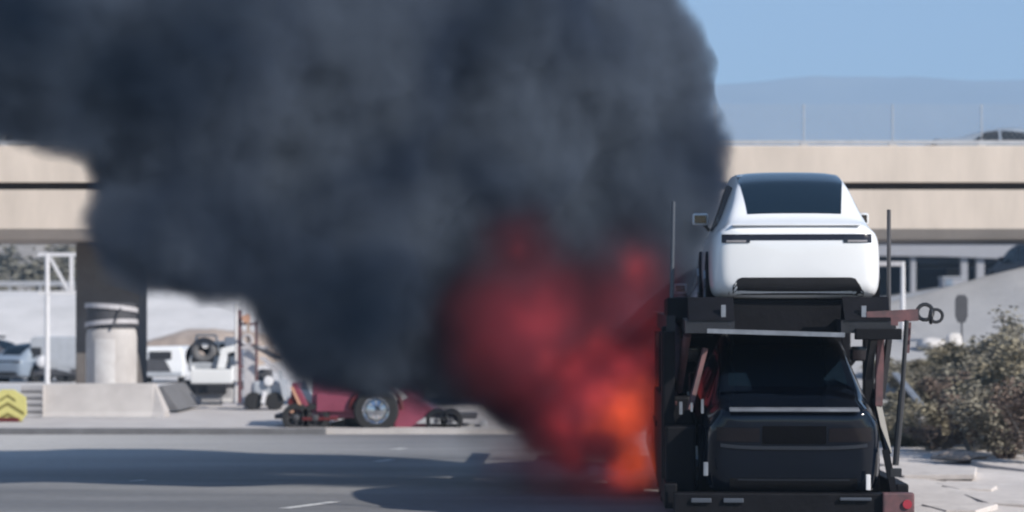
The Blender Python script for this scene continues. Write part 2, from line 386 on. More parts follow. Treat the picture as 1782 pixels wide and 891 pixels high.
# ------------------------------------------------------------------ crash end: jersey block, ribbed cushion, chevron marker
jb = empty('barrier_block', (0, 54.9, 0.0)); tag(jb, 'pale concrete barrier block with a sloped right end below the round drum', 'barrier')
f54 = 54.9 / F
xl, xr = (80 - CX) * f54, (290 - CX) * f54
mb = MB(); b = mb.bm
def ring(x, w0, w1, h, z0=0.12):
    return [b.verts.new((x, -w0, z0)), (b.verts.new((x, -w0 * 0.8, z0 + 0.15))), b.verts.new((x, -w1, h)), b.verts.new((x, w1, h)), b.verts.new((x, w0 * 0.8, z0 + 0.15)), b.verts.new((x, w0, z0))]
sec = [ring(xl, .42, .22, .93), ring(xl + 1.0, .42, .22, .95), ring(xr - .3, .42, .22, .95), ring(xr, .5, .4, .2)]
sec[-1][2].co.x = xr - .27; sec[-1][3].co.x = xr - .27; sec[-1][2].co.z = sec[-1][3].co.z = .93; sec[-1][2].co.y = -.2; sec[-1][3].co.y = .2
for i in range(3):
    for j in range(6): b.faces.new((sec[i][j], sec[i][(j + 1) % 6], sec[i + 1][(j + 1) % 6], sec[i + 1][j]))
b.faces.new(sec[0]); b.faces.new(sec[-1])
bmesh.ops.remove_doubles(b, verts=b.verts, dist=0.03)
mb.build('block', M['conc'], jb)
mb = MB(); mb.box(((xl + xr) / 2 - .1, -.1, 0.10), (xr - xl - .1, 1.2, .09), bev=.02); mb.build('footing', M['conc2'], jb)
# a darker wedge running back behind it
dk = empty('dark_wedge', (0, 58, 0.13)); tag(dk, 'dark grey sloping wedge just right of the pale concrete block', 'barrier')
p = [at(268, 676, 57.5), at(282, 670, 57.5), at(312, 714, 57.5), at(290, 716, 57.5)]
mb = MB(); mb.prism([(q.x, max(0.0, q.z - .13)) for q in p], 'Y', -.5, 3.5, bev=.03); mb.build('wedge_body', M['midgrey'], dk)
cc = empty('crash_cushion', (0, 54.5, 0)); tag(cc, 'grey ribbed crash cushion between the yellow chevron marker and the pale block', 'crash cushion')
for k in range(5):
    pz = 0.16 + k * .165
    mb = MB(); mb.cyl(((62 - CX) * f54, 0, pz), .085, .52, axis='X', n=12, bev=.01); mb.build('rib', M['conc2'], cc, smooth=True)
mb = MB(); mb.box(((62 - CX) * f54, .22, .5), (.55, .35, .84), bev=.03); mb.build('cushion_core', M['conc'], cc)
cm = empty('chevron_marker', at(14, 744, 52)); cm.location.z = 0.1; tag(cm, 'yellow hexagonal chevron marker plate at the left end of the barrier', 'traffic marker')
s_ = 52 / F
mb = MB(); hx = [(-.46, .2), (-.34, .05), (.34, .05), (.46, .2), (.44, .6), (.14, .78), (-.14, .78), (-.44, .6)]
mb.prism([(u * .95, v) for u, v in hx], 'Y', -.03, .03, bev=.01); mb.build('plate', M['yellow'], cm)
for k, (z0, t) in enumerate(((.16, .07), (.40, .07), (.60, .05))):
    mb = MB(); xe = .38 if k < 2 else .18
    mb.prism([(-xe, z0 - .02), (0, z0 + .25 * (xe / .38)), (xe, z0 - .02), (xe, z0 + t), (0, z0 + t + .27 * (xe / .38)), (-xe, z0 + t)] if False else [(-xe, z0 - xe * .55), (0, z0 + .02), (xe, z0 - xe * .55), (xe, z0 + t - xe * .55), (0, z0 + t + .02), (-xe, z0 + t - xe * .55)], 'Y', -.045, -.033)
    mb.build('chevron_stripe', M['olive'], cm)
    for v in cm.children: pass
mb = MB(); mb.box((0.02, -.06, .07), (.5, .1, .11), bev=.03); mb.build('red_base_lamp', M['darkred'], cm)

# ------------------------------------------------------------------ cars
def interp(tab, y):
    if y <= tab[0][0]: return tab[0][1:]
    for a, c in zip(tab, tab[1:]):
        if y <= c[0]:
            t = (y - a[0]) / (c[0] - a[0]); return tuple(a[i] + (c[i] - a[i]) * t for i in range(1, len(a)))
    return tab[-1][1:]
# y, zbottom, w(max half width), ws(shoulder half width), zs, wr, zr, zt
SUV = [(0.00, .34, .80, .74, .93, .66, .97, .985), (0.05, .27, .88, .83, .97, .74, 1.03, 1.045), (0.16, .23, .93, .88, .97, .77, 1.06, 1.085), (0.34, .21, .955, .90, .965, .72, 1.10, 1.135),
       (0.62, .20, .96, .91, .96, .68, 1.31, 1.355), (1.0, .20, .96, .91, .95, .64, 1.52, 1.57), (1.6, .20, .96, .90, .94, .63, 1.64, 1.69), (2.3, .20, .96, .90, .93, .67, 1.66, 1.71),
       (3.0, .20, .96, .90, .93, .66, 1.55, 1.62), (3.6, .20, .96, .90, .92, .70, 1.17, 1.22), (3.8, .20, .96, .90, .91, .74, 1.04, 1.10), (4.3, .20, .94, .86, .84, .68, .93, .98), (4.62, .22, .86, .78, .70, .6, .80, .83), (4.75, .30, .70, .62, .60, .5, .64, .66)]
SEDAN = [(0.00, .34, .78, .73, .93, .66, 1.02, 1.04), (0.05, .27, .86, .82, .96, .74, 1.085, 1.10), (0.16, .23, .91, .87, .955, .77, 1.09, 1.105), (0.60, .20, .93, .885, .94, .74, 1.09, 1.115),
         (0.85, .19, .935, .90, .93, .76, 1.11, 1.15), (1.4, .18, .935, .90, .92, .70, 1.29, 1.33), (2.0, .18, .935, .90, .91, .68, 1.38, 1.42), (2.5, .18, .935, .90, .91, .68, 1.40, 1.44),
         (3.0, .18, .93, .88, .90, .62, 1.32, 1.37), (3.55, .18, .93, .88, .89, .70, 1.06, 1.11), (3.75, .18, .93, .88, .88, .73, .97, 1.02), (4.25, .19, .91, .85, .80, .66, .86, .90), (4.58, .20, .84, .77, .68, .58, .73, .76), (4.70, .28, .70, .62, .58, .5, .60, .62)]
def car_body(tab, paint, sub=2):
    L = tab[-1][0]
    ys_ = sorted(set([r[0] for r in tab] + [0.5, 0.95, 2.1, 3.3]))
    bm = bmesh.new(); rings = []
    def prof(y, sc=1.0, dy=0.0):
        zb_, w_, ws, zs, wr, zr, zt_ = interp(tab, y)
        pts = [(0, zb_), (w_ * .55, zb_), (w_ * .88, zb_ + .01), (w_ * .975, zb_ + .07), (w_, zb_ + .3 * (zs - zb_)), (w_, zb_ + .62 * (zs - zb_)), (ws + (w_ - ws) * .75, zs - .12 * (zs - zb_)), (ws, zs),
               (ws + (wr - ws) * .35, zs + (zr - zs) * .33), (ws + (wr - ws) * .68, zs + (zr - zs) * .68), (wr, zr), (wr - .07, zr + (zt_ - zr) * .6), (wr * .5, zr + (zt_ - zr) * .95), (0, zt_)]
        full = pts + [(-x, z) for x, z in reversed(pts[1:-1])]
        cz = (zb_ + zt_) / 2
        return [Vector((x * sc, y + dy, cz + (z - cz) * sc)) for x, z in full]
    seq = [(ys_[0], s__, d__) for s__, d__ in ((.25, -.035), (.6, -.03), (.9, -.012))] + [(y, 1, 0) for y in ys_] + [(ys_[-1], s__, d__) for s__, d__ in ((.85, .03), (.5, .05), (.2, .055))]
    for y, s__, d__ in seq: rings.append([bm.verts.new(p) for p in prof(y, s__, d__)])
    n = len(rings[0])
    for a, c in zip(rings, rings[1:]):
        for j in range(n): bm.faces.new((a[j], a[(j + 1) % n], c[(j + 1) % n], c[j]))
    bm.faces.new(rings[0]); bm.faces.new(rings[-1])
    bmesh.ops.recalc_face_normals(bm, faces=bm.faces)
    for f in bm.faces: f.smooth = True
    me = bpy.data.meshes.new('body'); bm.to_mesh(me); bm.free(); me.materials.append(paint)
    o = bpy.data.objects.new('body', me); col.objects.link(o)
    if sub:
        md = o.modifiers.new('s', 'SUBSURF'); md.levels = sub; md.render_levels = sub; remesh_to(o, md)
    bm = bmesh.new(); bm.from_mesh(o.data); tree = BVHTree.FromBMesh(bm); bm.free()
    return o, tree
def patch(tree, P, nu, nv, direction, name, m, parent, off=.006, start=None):
    d = Vector(direction); bm = bmesh.new(); g = []
    for j in range(nv + 1):
        row = []
        for i in range(nu + 1):
            q = Vector(P(i / nu, j / nv)) - d * 6
            hit = tree.ray_cast(q, d)
            if hit[0] is None:
                hit = tree.find_nearest(Vector(P(i / nu, j / nv)) - d * 1.0)
            row.append(bm.verts.new(hit[0] - d * off))
        g.append(row)
    for j in range(nv):
        for i in range(nu): bm.faces.new((g[j][i], g[j][i + 1], g[j + 1][i + 1], g[j + 1][i]))
    # give it thickness
    r = bmesh.ops.solidify(bm, geom=bm.faces[:], thickness=.004)
    bmesh.ops.recalc_face_normals(bm, faces=bm.faces)
    for f in bm.faces: f.smooth = True
    for e in bm.edges:
        if e.calc_face_angle(0) > R(40): e.smooth = False
    me = bpy.data.meshes.new(name); bm.to_mesh(me); bm.free(); me.materials.append(m)
    o = bpy.data.objects.new(name, me); col.objects.link(o); o.parent = parent; return o
def quad(a, b_, c, d, plane='xz'):
    # a bottom-left, b bottom-right, c top-right, d top-left
    def P(u, v):
        x = (a[0] * (1 - u) + b_[0] * u) * (1 - v) + (d[0] * (1 - u) + c[0] * u) * v
        z = (a[1] * (1 - u) + b_[1] * u) * (1 - v) + (d[1] * (1 - u) + c[1] * u) * v
        return (x, 0, z) if plane == 'xz' else (0, x, z)
    return P
def wheel(parent, x, y, r=.34, wd=.24, side=1, m='rim', n=28):
    mb = MB(); h = wd / 2
    mb.lathe((x, y, r), [(r * .62, -h), (r * .93, -h), (r, -h * .7), (r, h * .7), (r * .93, h), (r * .62, h)], axis='X', n=n, closed=False)
    t = mb.build('wheel', M['tyre'], parent, smooth=True)
    mb = MB(); mb.cyl((x + side * h * .35, y, r), r * .64, wd * .5, axis='X', n=n, bev=.02)
    for k in range(5):
        a = k * 2 * math.pi / 5; mb.bar((x + side * h * .95, y, r), (x + side * h * .95, y + math.cos(a) * r * .58, r + math.sin(a) * r * .58), .05, .03)
    mb.build('rim', M[m], t, smooth=True)
    return t
def car(name, tab, paint, suv=True, detail=True, glassm='glass', wheelm='rim', lampm='lamp'):
    root = empty(name); body, tree = car_body(tab, paint, 2 if detail else 1); body.parent = root
    f = (0, 1, 0); nu, nv = (20, 8) if detail else (8, 4)
    G = M[glassm]; T = M['trim']
    if suv:
        patch(tree, lambda u, v: ((u * 2 - 1) * (.525 + .075 * min(1, v * 1.6)), .40 + 1.15 * v, 2.2), nu, 12, (0, 0, -1), 'rear_window', G, root)
        patch(tree, lambda u, v: ((u * 2 - 1) * .76, 0, .885 + v * .065), 24, 2, f, 'light_bar', M[lampm], root)
        for s_ in (-1, 1):
            lm = patch(tree, quad(sorted((s_ * .52, s_ * .83))[0:1] + [.855], sorted((s_ * .52, s_ * .83))[1:2] + [.855], sorted((s_ * .50, s_ * .83))[1:2] + [.95], sorted((s_ * .50, s_ * .83))[0:1] + [.95]), 8, 3, f, 'taillight', M[lampm], root, off=.009)
            patch(tree, quad(sorted((s_ * .56, s_ * .78))[0:1] + [.862], sorted((s_ * .56, s_ * .78))[1:2] + [.862], sorted((s_ * .56, s_ * .78))[1:2] + [.885], sorted((s_ * .56, s_ * .78))[0:1] + [.885]), 6, 1, f, 'lamp_strip', M['lampclear'], lm, off=.014)
        def diff(u, v):
            x = (u * 2 - 1) * .80; top = .47 if abs(x) < .64 else .47 - (abs(x) - .64) / .16 * .24
            return (x, 0, .21 + v * (top - .21))
        patch(tree, diff, 32, 4, f, 'rear_diffuser', T, root)
        if detail:
            mb = MB(); mb.box((0, .06, 1.055), (1.42, .10, .018), bev=.006); mb.build('trunk_lip', paint, root, smooth=True)
    else:
        patch(tree, quad((-.64, 1.165), (.64, 1.165), (.60, 1.385), (-.60, 1.385)), nu, nv, f, 'rear_window', G, root)
        for s_ in (-1, 1):
            a, c = sorted((s_ * .36, s_ * .80)); patch(tree, quad((a, .80), (c, .80), (c, .93), (a, .93)), 10, 3, f, 'taillight', M[lampm], root, off=.008)
        if detail:
            patch(tree, quad((-.33, .78), (.33, .78), (.33, .95), (-.33, .95)), 8, 3, f, 'plate_recess', M['sooty'], root)
            patch(tree, lambda u, v: ((u * 2 - 1) * .76, 0, .725 + v * .035 + .02 * (u * 2 - 1) ** 4), 20, 2, f, 'bumper_edge', M['lip'], root, off=.012)
            mb = MB(); mb.box((0, .03, 1.10), (1.34, .13, .022), bev=.008); mb.build('trunk_lip', M['bare'], root, smooth=True)  # pale lip: the highlight along the black trunk edge put into its colour
        patch(tree, lambda u, v: ((u * 2 - 1) * .66, 0, .27 + v * .17), 16, 3, f, 'rear_diffuser', T, root)
        if detail: patch(tree, lambda u, v: ((u * 2 - 1) * .58, 0, .42 + v * .015), 16, 1, f, 'diffuser_edge', M['lip'], root, off=.012)
    # windscreen and roof glass from above, side windows from the side
    yt, yb = (3.0, 3.62) if suv else (2.95, 3.6)
    patch(tree, lambda u, v: ((u * 2 - 1) * (.56 + .06 * v), yt + (yb - yt) * v, 2.2), 10, 6, (0, 0, -1), 'windscreen', G, root)
    if suv:
        patch(tree, lambda u, v: ((u * 2 - 1) * .595, 1.56 + 1.3 * v, 2.2), 8, 8, (0, 0, -1), 'glass_roof', G, root)
    else:
        patch(tree, lambda u, v: ((u * 2 - 1) * .53, 1.95 + .9 * v, 2.2), 8, 8, (0, 0, -1), 'glass_roof', G, root)
    for s_ in (-1, 1):
        d = (-s_, 0, 0); zb_ = 1.0 if suv else .97; zt_ = 1.46 if suv else 1.31
        w1 = ((.78, zb_ + .06), (1.95, zb_), (1.95, zt_ + .10), (1.2, zt_ + .04)) if suv else ((1.1, zb_ + .03), (1.9, zb_), (1.9, zt_ + .02), (1.5, zt_ - .05))
        w2 = ((2.03, zb_), (3.35, zb_ + .02), (2.95, zt_ + .02), (2.03, zt_ + .10)) if suv else ((1.98, zb_), (3.25, zb_ + .02), (2.9, zt_ - .07), (1.98, zt_ + .02))
        for wq in (w1, w2):
            patch(tree, quad(*wq, plane='yz'), 8, 5, d, 'side_window', G, root)
        patch(tree, lambda u, v: (0, 2.0 + u * .012, .35 + v * .58), 1, 8, d, 'door_seam', T, root, off=.002)
        W_ = tab[5][2]
        mb = MB(); mx_ = s_ * (W_ - .0); my = 2.95
        mb.bar((s_ * (W_ - .08), my, zb_ + .02), (mx_, my, zb_ + .12), .05, .04); mir = mb.build('mirror', T, root)
        mb = MB(); mb.box((mx_ + s_ * .03, my, zb_ + .16), (.20, .13, .15), bev=.035); mb.build('mirror_shell', paint, mir, smooth=True)
        mb = MB(); mb.box((mx_ + s_ * .03, my - .068, zb_ + .16), (.15, .012, .10), bev=.003); mb.build('mirror_glass', M['lamp'], mir)
        for y_ in (.95, 3.85):
            mb = MB(); mb.cyl((s_ * (W_ - .10), y_, .36), .40, .24, axis='X', n=24); ar = mb.build('wheel_arch', M['sooty'], root, smooth=True)
            wheel(root, s_ * (W_ - .09), y_, .345, .235, s_, wheelm)
    mb = MB(); mb.box((0, 2.35, .24), (1.4, 4.0, .12)); mb.build('underbody', M['sooty'], root)
    return root

# hauler frame: local x right, y forward, origin at rear centre on the ground
HY = 24.6; YAW = R(-2.6)
HX = 3.02
def on_hauler(x, y, z):
    v = Matrix.Rotation(YAW, 3, 'Z') @ Vector((x, y, z)); return Vector((HX, HY, 0)) + v
def place(o, x, y, z, pitch=0.0, yaw=0.0):
    o.location = on_hauler(x, y, z); o.rotation_euler = (Matrix.Rotation(YAW + yaw, 3, 'Z') @ Matrix.Rotation(pitch, 3, 'X')).to_euler()

wc = car('car', SUV, M['white']); place(wc, .13, .35, 2.37, R(2.0), R(-.7))
tag(wc, 'white electric hatchback car seen from behind on the upper deck of the hauler', 'car')
wc2 = copy_tree(wc); place(wc2, .10, 6.6, 1.78, R(-1)); wc2['label'] = 'second white car, ahead on the upper deck, mostly hidden by the rear white car'
dc = car('car', SEDAN, M['black'], suv=False); place(dc, .06, -.02, .14, R(10.5)); dc.scale = (1.05, 1.02, 1.15)
tag(dc, 'black sedan tilted nose up on the lower deck of the hauler', 'car')

# ------------------------------------------------------------------ car hauler trailer
ht = empty('car_hauler_trailer'); place(ht, 0, 0, 0)
tag(ht, 'dark open car hauler trailer carrying the white car above the black car', 'trailer')
def part(name, m, f, smooth=False, parent=ht):
    mb = MB(); f(mb); return mb.build(name, M[m], parent, smooth=smooth)
HW = 1.27
for s_ in (-1, 1):
    part('side_rail', 'sooty', lambda b: b.box((s_ * HW, 7.2, .42), (.14, 14.2, .28), bev=.02))
    part('lower_runway', 'sooty', lambda b: b.prism([(.0, .08), (0, .14), (5.0, 1.07), (5.0, .95)], 'X', s_ * .78 - .3, s_ * .78 + .3))
    part('upper_runway', 'steel', lambda b: b.prism([(-.1, 2.22), (-.1, 2.36), (5.0, 2.54), (6.6, 1.78), (13.8, 1.74), (13.8, 1.58), (6.4, 1.62), (4.8, 2.38)], 'X', s_ * .85 - .27, s_ * .85 + .27))
    part('upper_side_rail', 'steel', lambda b: b.bar((s_ * (HW - .02), .9, 2.32), (s_ * (HW - .02), 13.8, 2.50), .10, .20))
# left side structure: dark posts, skirt and rams
for k, y in enumerate((.9, 3.4, 6.2, 9.2, 12.2)):
    for s_ in (-1, 1):
        if s_ == 1 and k == 0: continue
        part('post', 'sooty', lambda b: b.box((s_ * HW, y, 1.38), (.13, .2, 1.72), bev=.015))
part('skirt', 'sooty', lambda b: b.box((-HW + .02, 3.9, .98), (.2, 5.6, 1.02), bev=.03))
part('fender_panel', 'sooty', lambda b: b.prism([(-HW - .06, .25), (-HW - .06, 1.5), (-1.02, 1.5), (-.93, 1.0), (-.95, .25)], 'Y', 1.0, 1.6, bev=.04))
part('fender_panel', 'sooty', lambda b: b.prism([(-HW - .08, 1.45), (-HW - .08, 2.3), (-HW + .07, 2.3), (-HW + .07, 1.45)], 'Y', .95, 1.6, bev=.03))
part('skirt', 'sooty', lambda b: b.box((HW - .05, 7.4, .70), (.16, 5.0, .6), bev=.03))
part('tool_box', 'sooty', lambda b: b.box((-HW + .12, .75, .80), (.34, .5, .75), bev=.03))
for s_ in (-1, 1):
    if s_ < 0:
        part('hydraulic_ram', 'redsteel', lambda b: b.bar((s_ * (HW - .12), 1.3, 1.55), (s_ * (HW - .2), .7, 2.2), .09, .09, n=12))
    rm = part('ram_housing', 'sooty', lambda b: b.bar((s_ * (HW - .1), 3.0, .8), (s_ * (HW - .12), 1.3, 1.6), .13, .13, n=12))
part('brace', 'redsteel', lambda b: b.bar((-HW + .05, 1.0, 1.4), (-HW + .16, 3.2, 2.3), .09, .07))
part('brace', 'redsteel', lambda b: b.bar((-HW + .22, .6, 1.35), (-HW + .40, .65, 2.05), .06, .05))
part('strap_end', 'bare', lambda b: b.box((-HW + .12, .45, 1.38), (.035, .03, .14)))
part('strap_end', 'bare', lambda b: b.box((-HW + .36, .45, 1.40), (.03, .03, .16)))
part('strap_end', 'bare', lambda b: b.box((-HW + .24, .45, 1.39), (.025, .03, .10)))
# deck cross members
part('cross_bar', 'bare', lambda b: b.bar((-.88, -.08, 2.245), (.62, -.08, 2.20), .06, .05))
part('cross_member', 'sooty', lambda b: b.box((0, .55, 2.41), (1.5, .12, .38), bev=.02))
part('cross_member', 'sooty', lambda b: b.box((0, 3.6, 2.36), (2.4, .14, .16)))
part('cross_member', 'sooty', lambda b: b.box((0, 7.4, 1.53), (2.4, .14, .16)))
part('cross_member', 'sooty', lambda b: b.box((0, 11.0, 1.51), (2.4, .14, .16)))
part('dark_fill_plate', 'sooty', lambda b: b.box((-.80, 5.3, 1.98), (.9, .1, .62), bev=.02))  # added dark plate, blacks out the pale gap between deck and car
part('dark_fill_screen', 'sooty', lambda b: b.box((-.98, 5.2, 1.55), (.06, 2.6, 1.2)))  # added dark sheet closing the same pale gap
part('deck_flap', 'sooty', lambda b: b.box((-1.12, 1.7, 2.50), (.34, 1.6, .26), bev=.03))
part('corner_plate', 'sooty', lambda b: b.box((.98, -.1, 2.21), (.50, .14, .12), bev=.01))
part('bracket', 'bare', lambda b: b.box((.83, -.05, 2.38), (.05, .05, .28)))
part('bracket', 'bare', lambda b: b.box((-.70, -.05, 2.40), (.05, .05, .26)))
part('wheel_chock', 'sooty', lambda b: b.prism([(-.12, 2.36), (.4, 2.36), (.2, 2.62)], 'X', .62, 1.12))
part('wheel_chock', 'sooty', lambda b: b.prism([(-.12, 2.36), (.4, 2.36), (.2, 2.62)], 'X', -1.08, -.58))
# tall guide poles
part('guide_pole', 'lip', lambda b: b.bar((-1.24, 0.9, 2.62), (-1.22, 0.9, 3.72), .05, .045, n=8))
part('guide_pole', 'dark', lambda b: b.bar((1.17, 0.5, 2.3), (1.17, 0.5, 3.60), .05, .045, n=8))
# right side: arm with hook loops, slanted slim ram and twin short struts
part('outrigger_arm', 'redsteel', lambda b: (b.bar((.86, -.02, 2.39), (1.42, -.02, 2.42), .12, .13), b.bar((1.02, -.05, 2.35), (1.2, -.05, 2.33), .08, .06)))
part('hook_chain', 'trim', lambda b: (b.torus((1.50, -.02, 2.45), .085, .022, 'Y', 14, 6), b.torus((1.56, -.05, 2.40), .07, .018, 'X', 14, 6), b.torus((1.62, -.02, 2.41), .07, .018, 'Y', 14, 6)))
part('slant_post', 'trim', lambda b: (b.bar((1.29, -.1, 2.36), (1.24, -.1, 1.55), .05, .05, n=8), b.bar((1.24, -.1, 1.6), (1.17, -.1, .78), .075, .07, n=8), b.box((1.17, -.1, .70), (.12, .1, .09))))
part('strut', 'redsteel', lambda b: b.bar((1.36, 0.2, 2.34), (1.34, .2, 2.0), .04, .035))
part('strut', 'trim', lambda b: b.bar((.95, .1, 2.15), (.90, .25, 1.72), .08, .06))
part('strut', 'redsteel', lambda b: b.bar((1.03, .12, 2.15), (1.02, .2, 1.42), .08, .06))
part('strut', 'trim', lambda b: b.bar((1.12, .1, 2.15), (1.06, .25, 1.5), .06, .05))
part('strut', 'trim', lambda b: b.bar((1.0, .25, 1.5), (1.10, .0, .9), .07, .06))
part('strut', 'sooty', lambda b: b.bar((1.06, -.1, .95), (1.16, -.1, .42), .09, .07))
# rear end: ramp cross beam, lights, box
part('rear_beam', 'sooty', lambda b: b.box((0, -.12, .33), (2.5, .22, .30), bev=.02))
lb_ = part('light_box', 'redsteel', lambda b: b.box((1.18, -.22, .37), (.34, .16, .24), bev=.02))
part('marker_light', 'redlamp', lambda b: b.cyl((1.27, -.31, .37), .05, .03, axis='Y', n=16), parent=lb_)
for x in (-.95, -.60):
    part('rear_light', 'lip', lambda b: b.box((x, -.25, .40), (.22, .04, .05), bev=.01))
part('rear_light', 'lip', lambda b: b.box((.72, -.26, .42), (.34, .03, .035), bev=.01))
part('tie_down', 'whitesteel', lambda b: b.box((.86, -.22, .60), (.05, .04, .17), bev=.008))
part('tie_down', 'bare', lambda b: b.box((-.90, -.22, .74), (.05, .04, .15), bev=.008))
for y in (4.6, 5.8, 7.0):
    for s_ in (-1, 1):
        wheel(ht, s_ * (HW - .12), y, .48, .28, s_, 'dark', n=24)
for s_ in (-1, 1):
    part('axle_fender', 'sooty', lambda b: b.box((s_ * (HW - .1), 5.8, 1.06), (.4, 3.6, .08), bev=.02))

# ------------------------------------------------------------------ red truck below the smoke
RY = 49.6; rs = RY / F
rt = empty('red_truck', (0, RY, 0.0)); tag(rt, 'red truck side-on under the smoke with one bright chrome wheel hub', 'truck')
def PX(px): return (px - CX) * rs
def PZ(py): return CAMZ + (HZ - py) * rs
def rpart(name, m, f, smooth=False, parent=rt):
    mb = MB(); f(mb); return mb.build(name, M[m], parent, smooth=smooth)
rpart('chassis', 'dark', lambda b: b.box(((PX(480) + PX(830)) / 2, .4, PZ(724)), (PX(830) - PX(480), 1.4, .10), bev=.02))
rpart('side_body', 'red', lambda b: b.prism([(PX(545), PZ(726)), (PX(548), PZ(650)), (PX(640), PZ(650)), (PX(640), PZ(726))], 'Y', -.55, 1.6, bev=.04))
rpart('raised_side_panel', 'red', lambda b: b.box(((PX(555) + PX(620)) / 2, -.6, PZ(698)), (PX(620) - PX(555), .08, .42), bev=.02))  # raised panel in the same red as the body
rpart('tail_frame', 'red', lambda b: (b.prism([(PX(505), PZ(726)), (PX(512), PZ(665)), (PX(520), PZ(665)), (PX(545), PZ(712)), (PX(545), PZ(726))], 'Y', -.5, 1.3, bev=.02)))
rpart('tail_strut', 'amber', lambda b: b.bar((PX(512), -.58, PZ(672)), (PX(527), -.58, PZ(704)), .08, .06))
rpart('tail_opening', 'darkred', lambda b: b.cyl((PX(514), -.52, PZ(698)), .11, .08, axis='Y', n=16))
rpart('tail_light', 'amber', lambda b: b.box((PX(510), -.56, PZ(712)), (.14, .08, .12), bev=.02))
rpart('clearance_lamp', 'strap', lambda b: b.cyl((PX(625), -.62, PZ(703)), .085, .12, axis='Y', n=16, bev=.02))
rpart('trim_strip', 'darkred', lambda b: b.box(((PX(530) + PX(592)) / 2, -.6, PZ(727)), (PX(592) - PX(530), .06, .07), bev=.02))
rpart('hood', 'red', lambda b: b.prism([(PX(688), PZ(745)), (PX(680), PZ(670)), (PX(712), PZ(680)), (PX(760), PZ(712)), (PX(800), PZ(728)), (PX(800), PZ(738))], 'Y', -.5, 1.4, bev=.05))
rpart('headlight', 'whitesteel', lambda b: b.prism([(PX(678), PZ(676)), (PX(692), PZ(674)), (PX(712), PZ(690)), (PX(700), PZ(697)), (PX(688), PZ(694))], 'Y', -.6, -.45, bev=.015))
rpart('bumper', 'galv', lambda b: b.prism([(PX(725), PZ(735)), (PX(740), PZ(725)), (PX(785), PZ(727)), (PX(800), PZ(736))], 'Y', -.62, -.4, bev=.01))
def bigwheel(px, r, rim, yy=-.55, wdt=.34):
    mb = MB(); c = (PX(px), yy, r + .02)
    mb.lathe(c, [(r * .6, -wdt / 2), (r * .92, -wdt / 2), (r, -wdt * .3), (r, wdt * .3), (r * .92, wdt / 2), (r * .6, wdt / 2)], axis='Y', n=32, closed=False)
    t = mb.build('wheel', M['tyre'], rt, smooth=True)
    mb = MB(); mb.lathe(c, [(r * .62, -wdt * .42), (r * .5, -wdt * .1), (r * .25, -wdt * .2), (r * .22, -wdt * .55), (.01, -wdt * .6)], axis='Y', n=32, closed=False)
    for k in range(8):
        a = k * math.pi / 4; mb.cyl((c[0] + math.cos(a) * r * .38, c[1] - wdt * .2, c[2] + math.sin(a) * r * .38), .03, .08, axis='Y', n=8)
    mb.build('hub', M[rim], t, smooth=True)
bigwheel(658, .49, 'chrome', -.70)
bigwheel(520, .32, 'dark', -.45); bigwheel(553, .32, 'dark', -.45)
bigwheel(762, .26, 'dark', -.45); bigwheel(786, .26, 'dark', -.45); bigwheel(625, .30, 'dark', -.2)
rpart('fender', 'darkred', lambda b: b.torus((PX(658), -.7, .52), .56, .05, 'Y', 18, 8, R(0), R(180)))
rpart('rear_box', 'red', lambda b: b.box(((PX(560) + PX(735)) / 2, .9, PZ(668)), (PX(735) - PX(560), 1.2, 1.3), bev=.05))
rpart('mud_flap', 'trim', lambda b: b.box((PX(600), -.3, PZ(735)), (.55, .06, .16), rot=Matrix.Rotation(R(-14), 3, 'Y')))
rpart('tow_hook', 'galv', lambda b: (b.box((PX(842), -.1, PZ(742)), (.16, .3, .28), bev=.04), b.bar((PX(800), 0, PZ(738)), (PX(842), 0, PZ(742)), .08, .08)))
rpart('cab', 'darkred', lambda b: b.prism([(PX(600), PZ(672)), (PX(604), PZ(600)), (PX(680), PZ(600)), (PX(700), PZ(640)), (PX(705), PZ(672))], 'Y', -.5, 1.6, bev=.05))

# ------------------------------------------------------------------ things on the left behind the road
def simple(root, s):
    def f(name, m, g, smooth=False, parent=None):
        mb = MB(); g(mb); return mb.build(name, M[m], parent or root, smooth=smooth)
    return f
# white pickup seen from behind with gear on its bed
WY = 65.5; k_ = WY / F
pk = empty('pickup_truck', (0, WY, .13)); tag(pk, 'white pickup truck seen from behind with dark round gear piled on its bed', 'pickup truck')
pp = simple(pk, k_)
qx = lambda px: (px - CX) * k_
qz = lambda py: CAMZ + (HZ - py) * k_ - .13
pp('tailgate', 'white', lambda b: b.box(((qx(332) + qx(405)) / 2, 0, qz(655)), (qx(405) - qx(332), .12, .42), bev=.03))
pp('bumper', 'conc2', lambda b: b.box(((qx(312) + qx(408)) / 2, -.25, qz(688)), (qx(408) - qx(312), .4, .42), bev=.05))
pp('bumper_gap', 'dark', lambda b: b.box((qx(366), -.1, qz(671)), (1.2, .25, .10)))
pp('step_plate', 'concw', lambda b: b.box((qx(330), -.47, qz(698)), (.62, .06, .12), bev=.01))
pp('step_plate', 'concw', lambda b: b.box((qx(398), -.47, qz(696)), (.25, .06, .12), bev=.01))
for px in (322, 396):
    pp('wheel', 'tyre', lambda b: b.cyl((qx(px), .5, .33), .33, .24, axis='X', n=20, bev=.04), smooth=True)
pp('bed_side', 'white', lambda b: b.box((qx(334), 1.2, qz(650)), (.08, 2.3, .45), bev=.02))
pp('bed_side', 'white', lambda b: b.box((qx(404), 1.2, qz(650)), (.08, 2.3, .45), bev=.02))
pp('cab', 'white', lambda b: b.prism([(qx(336), qz(660)), (qx(338), qz(620)), (qx(345), qz(594)), (qx(397), qz(594)), (qx(404), qz(620)), (qx(406), qz(660))], 'Y', 2.4, 4.2, bev=.06))
pp('rear_window', 'glass', lambda b: b.box((qx(371), 2.37, qz(610)), (.85, .03, .35)))
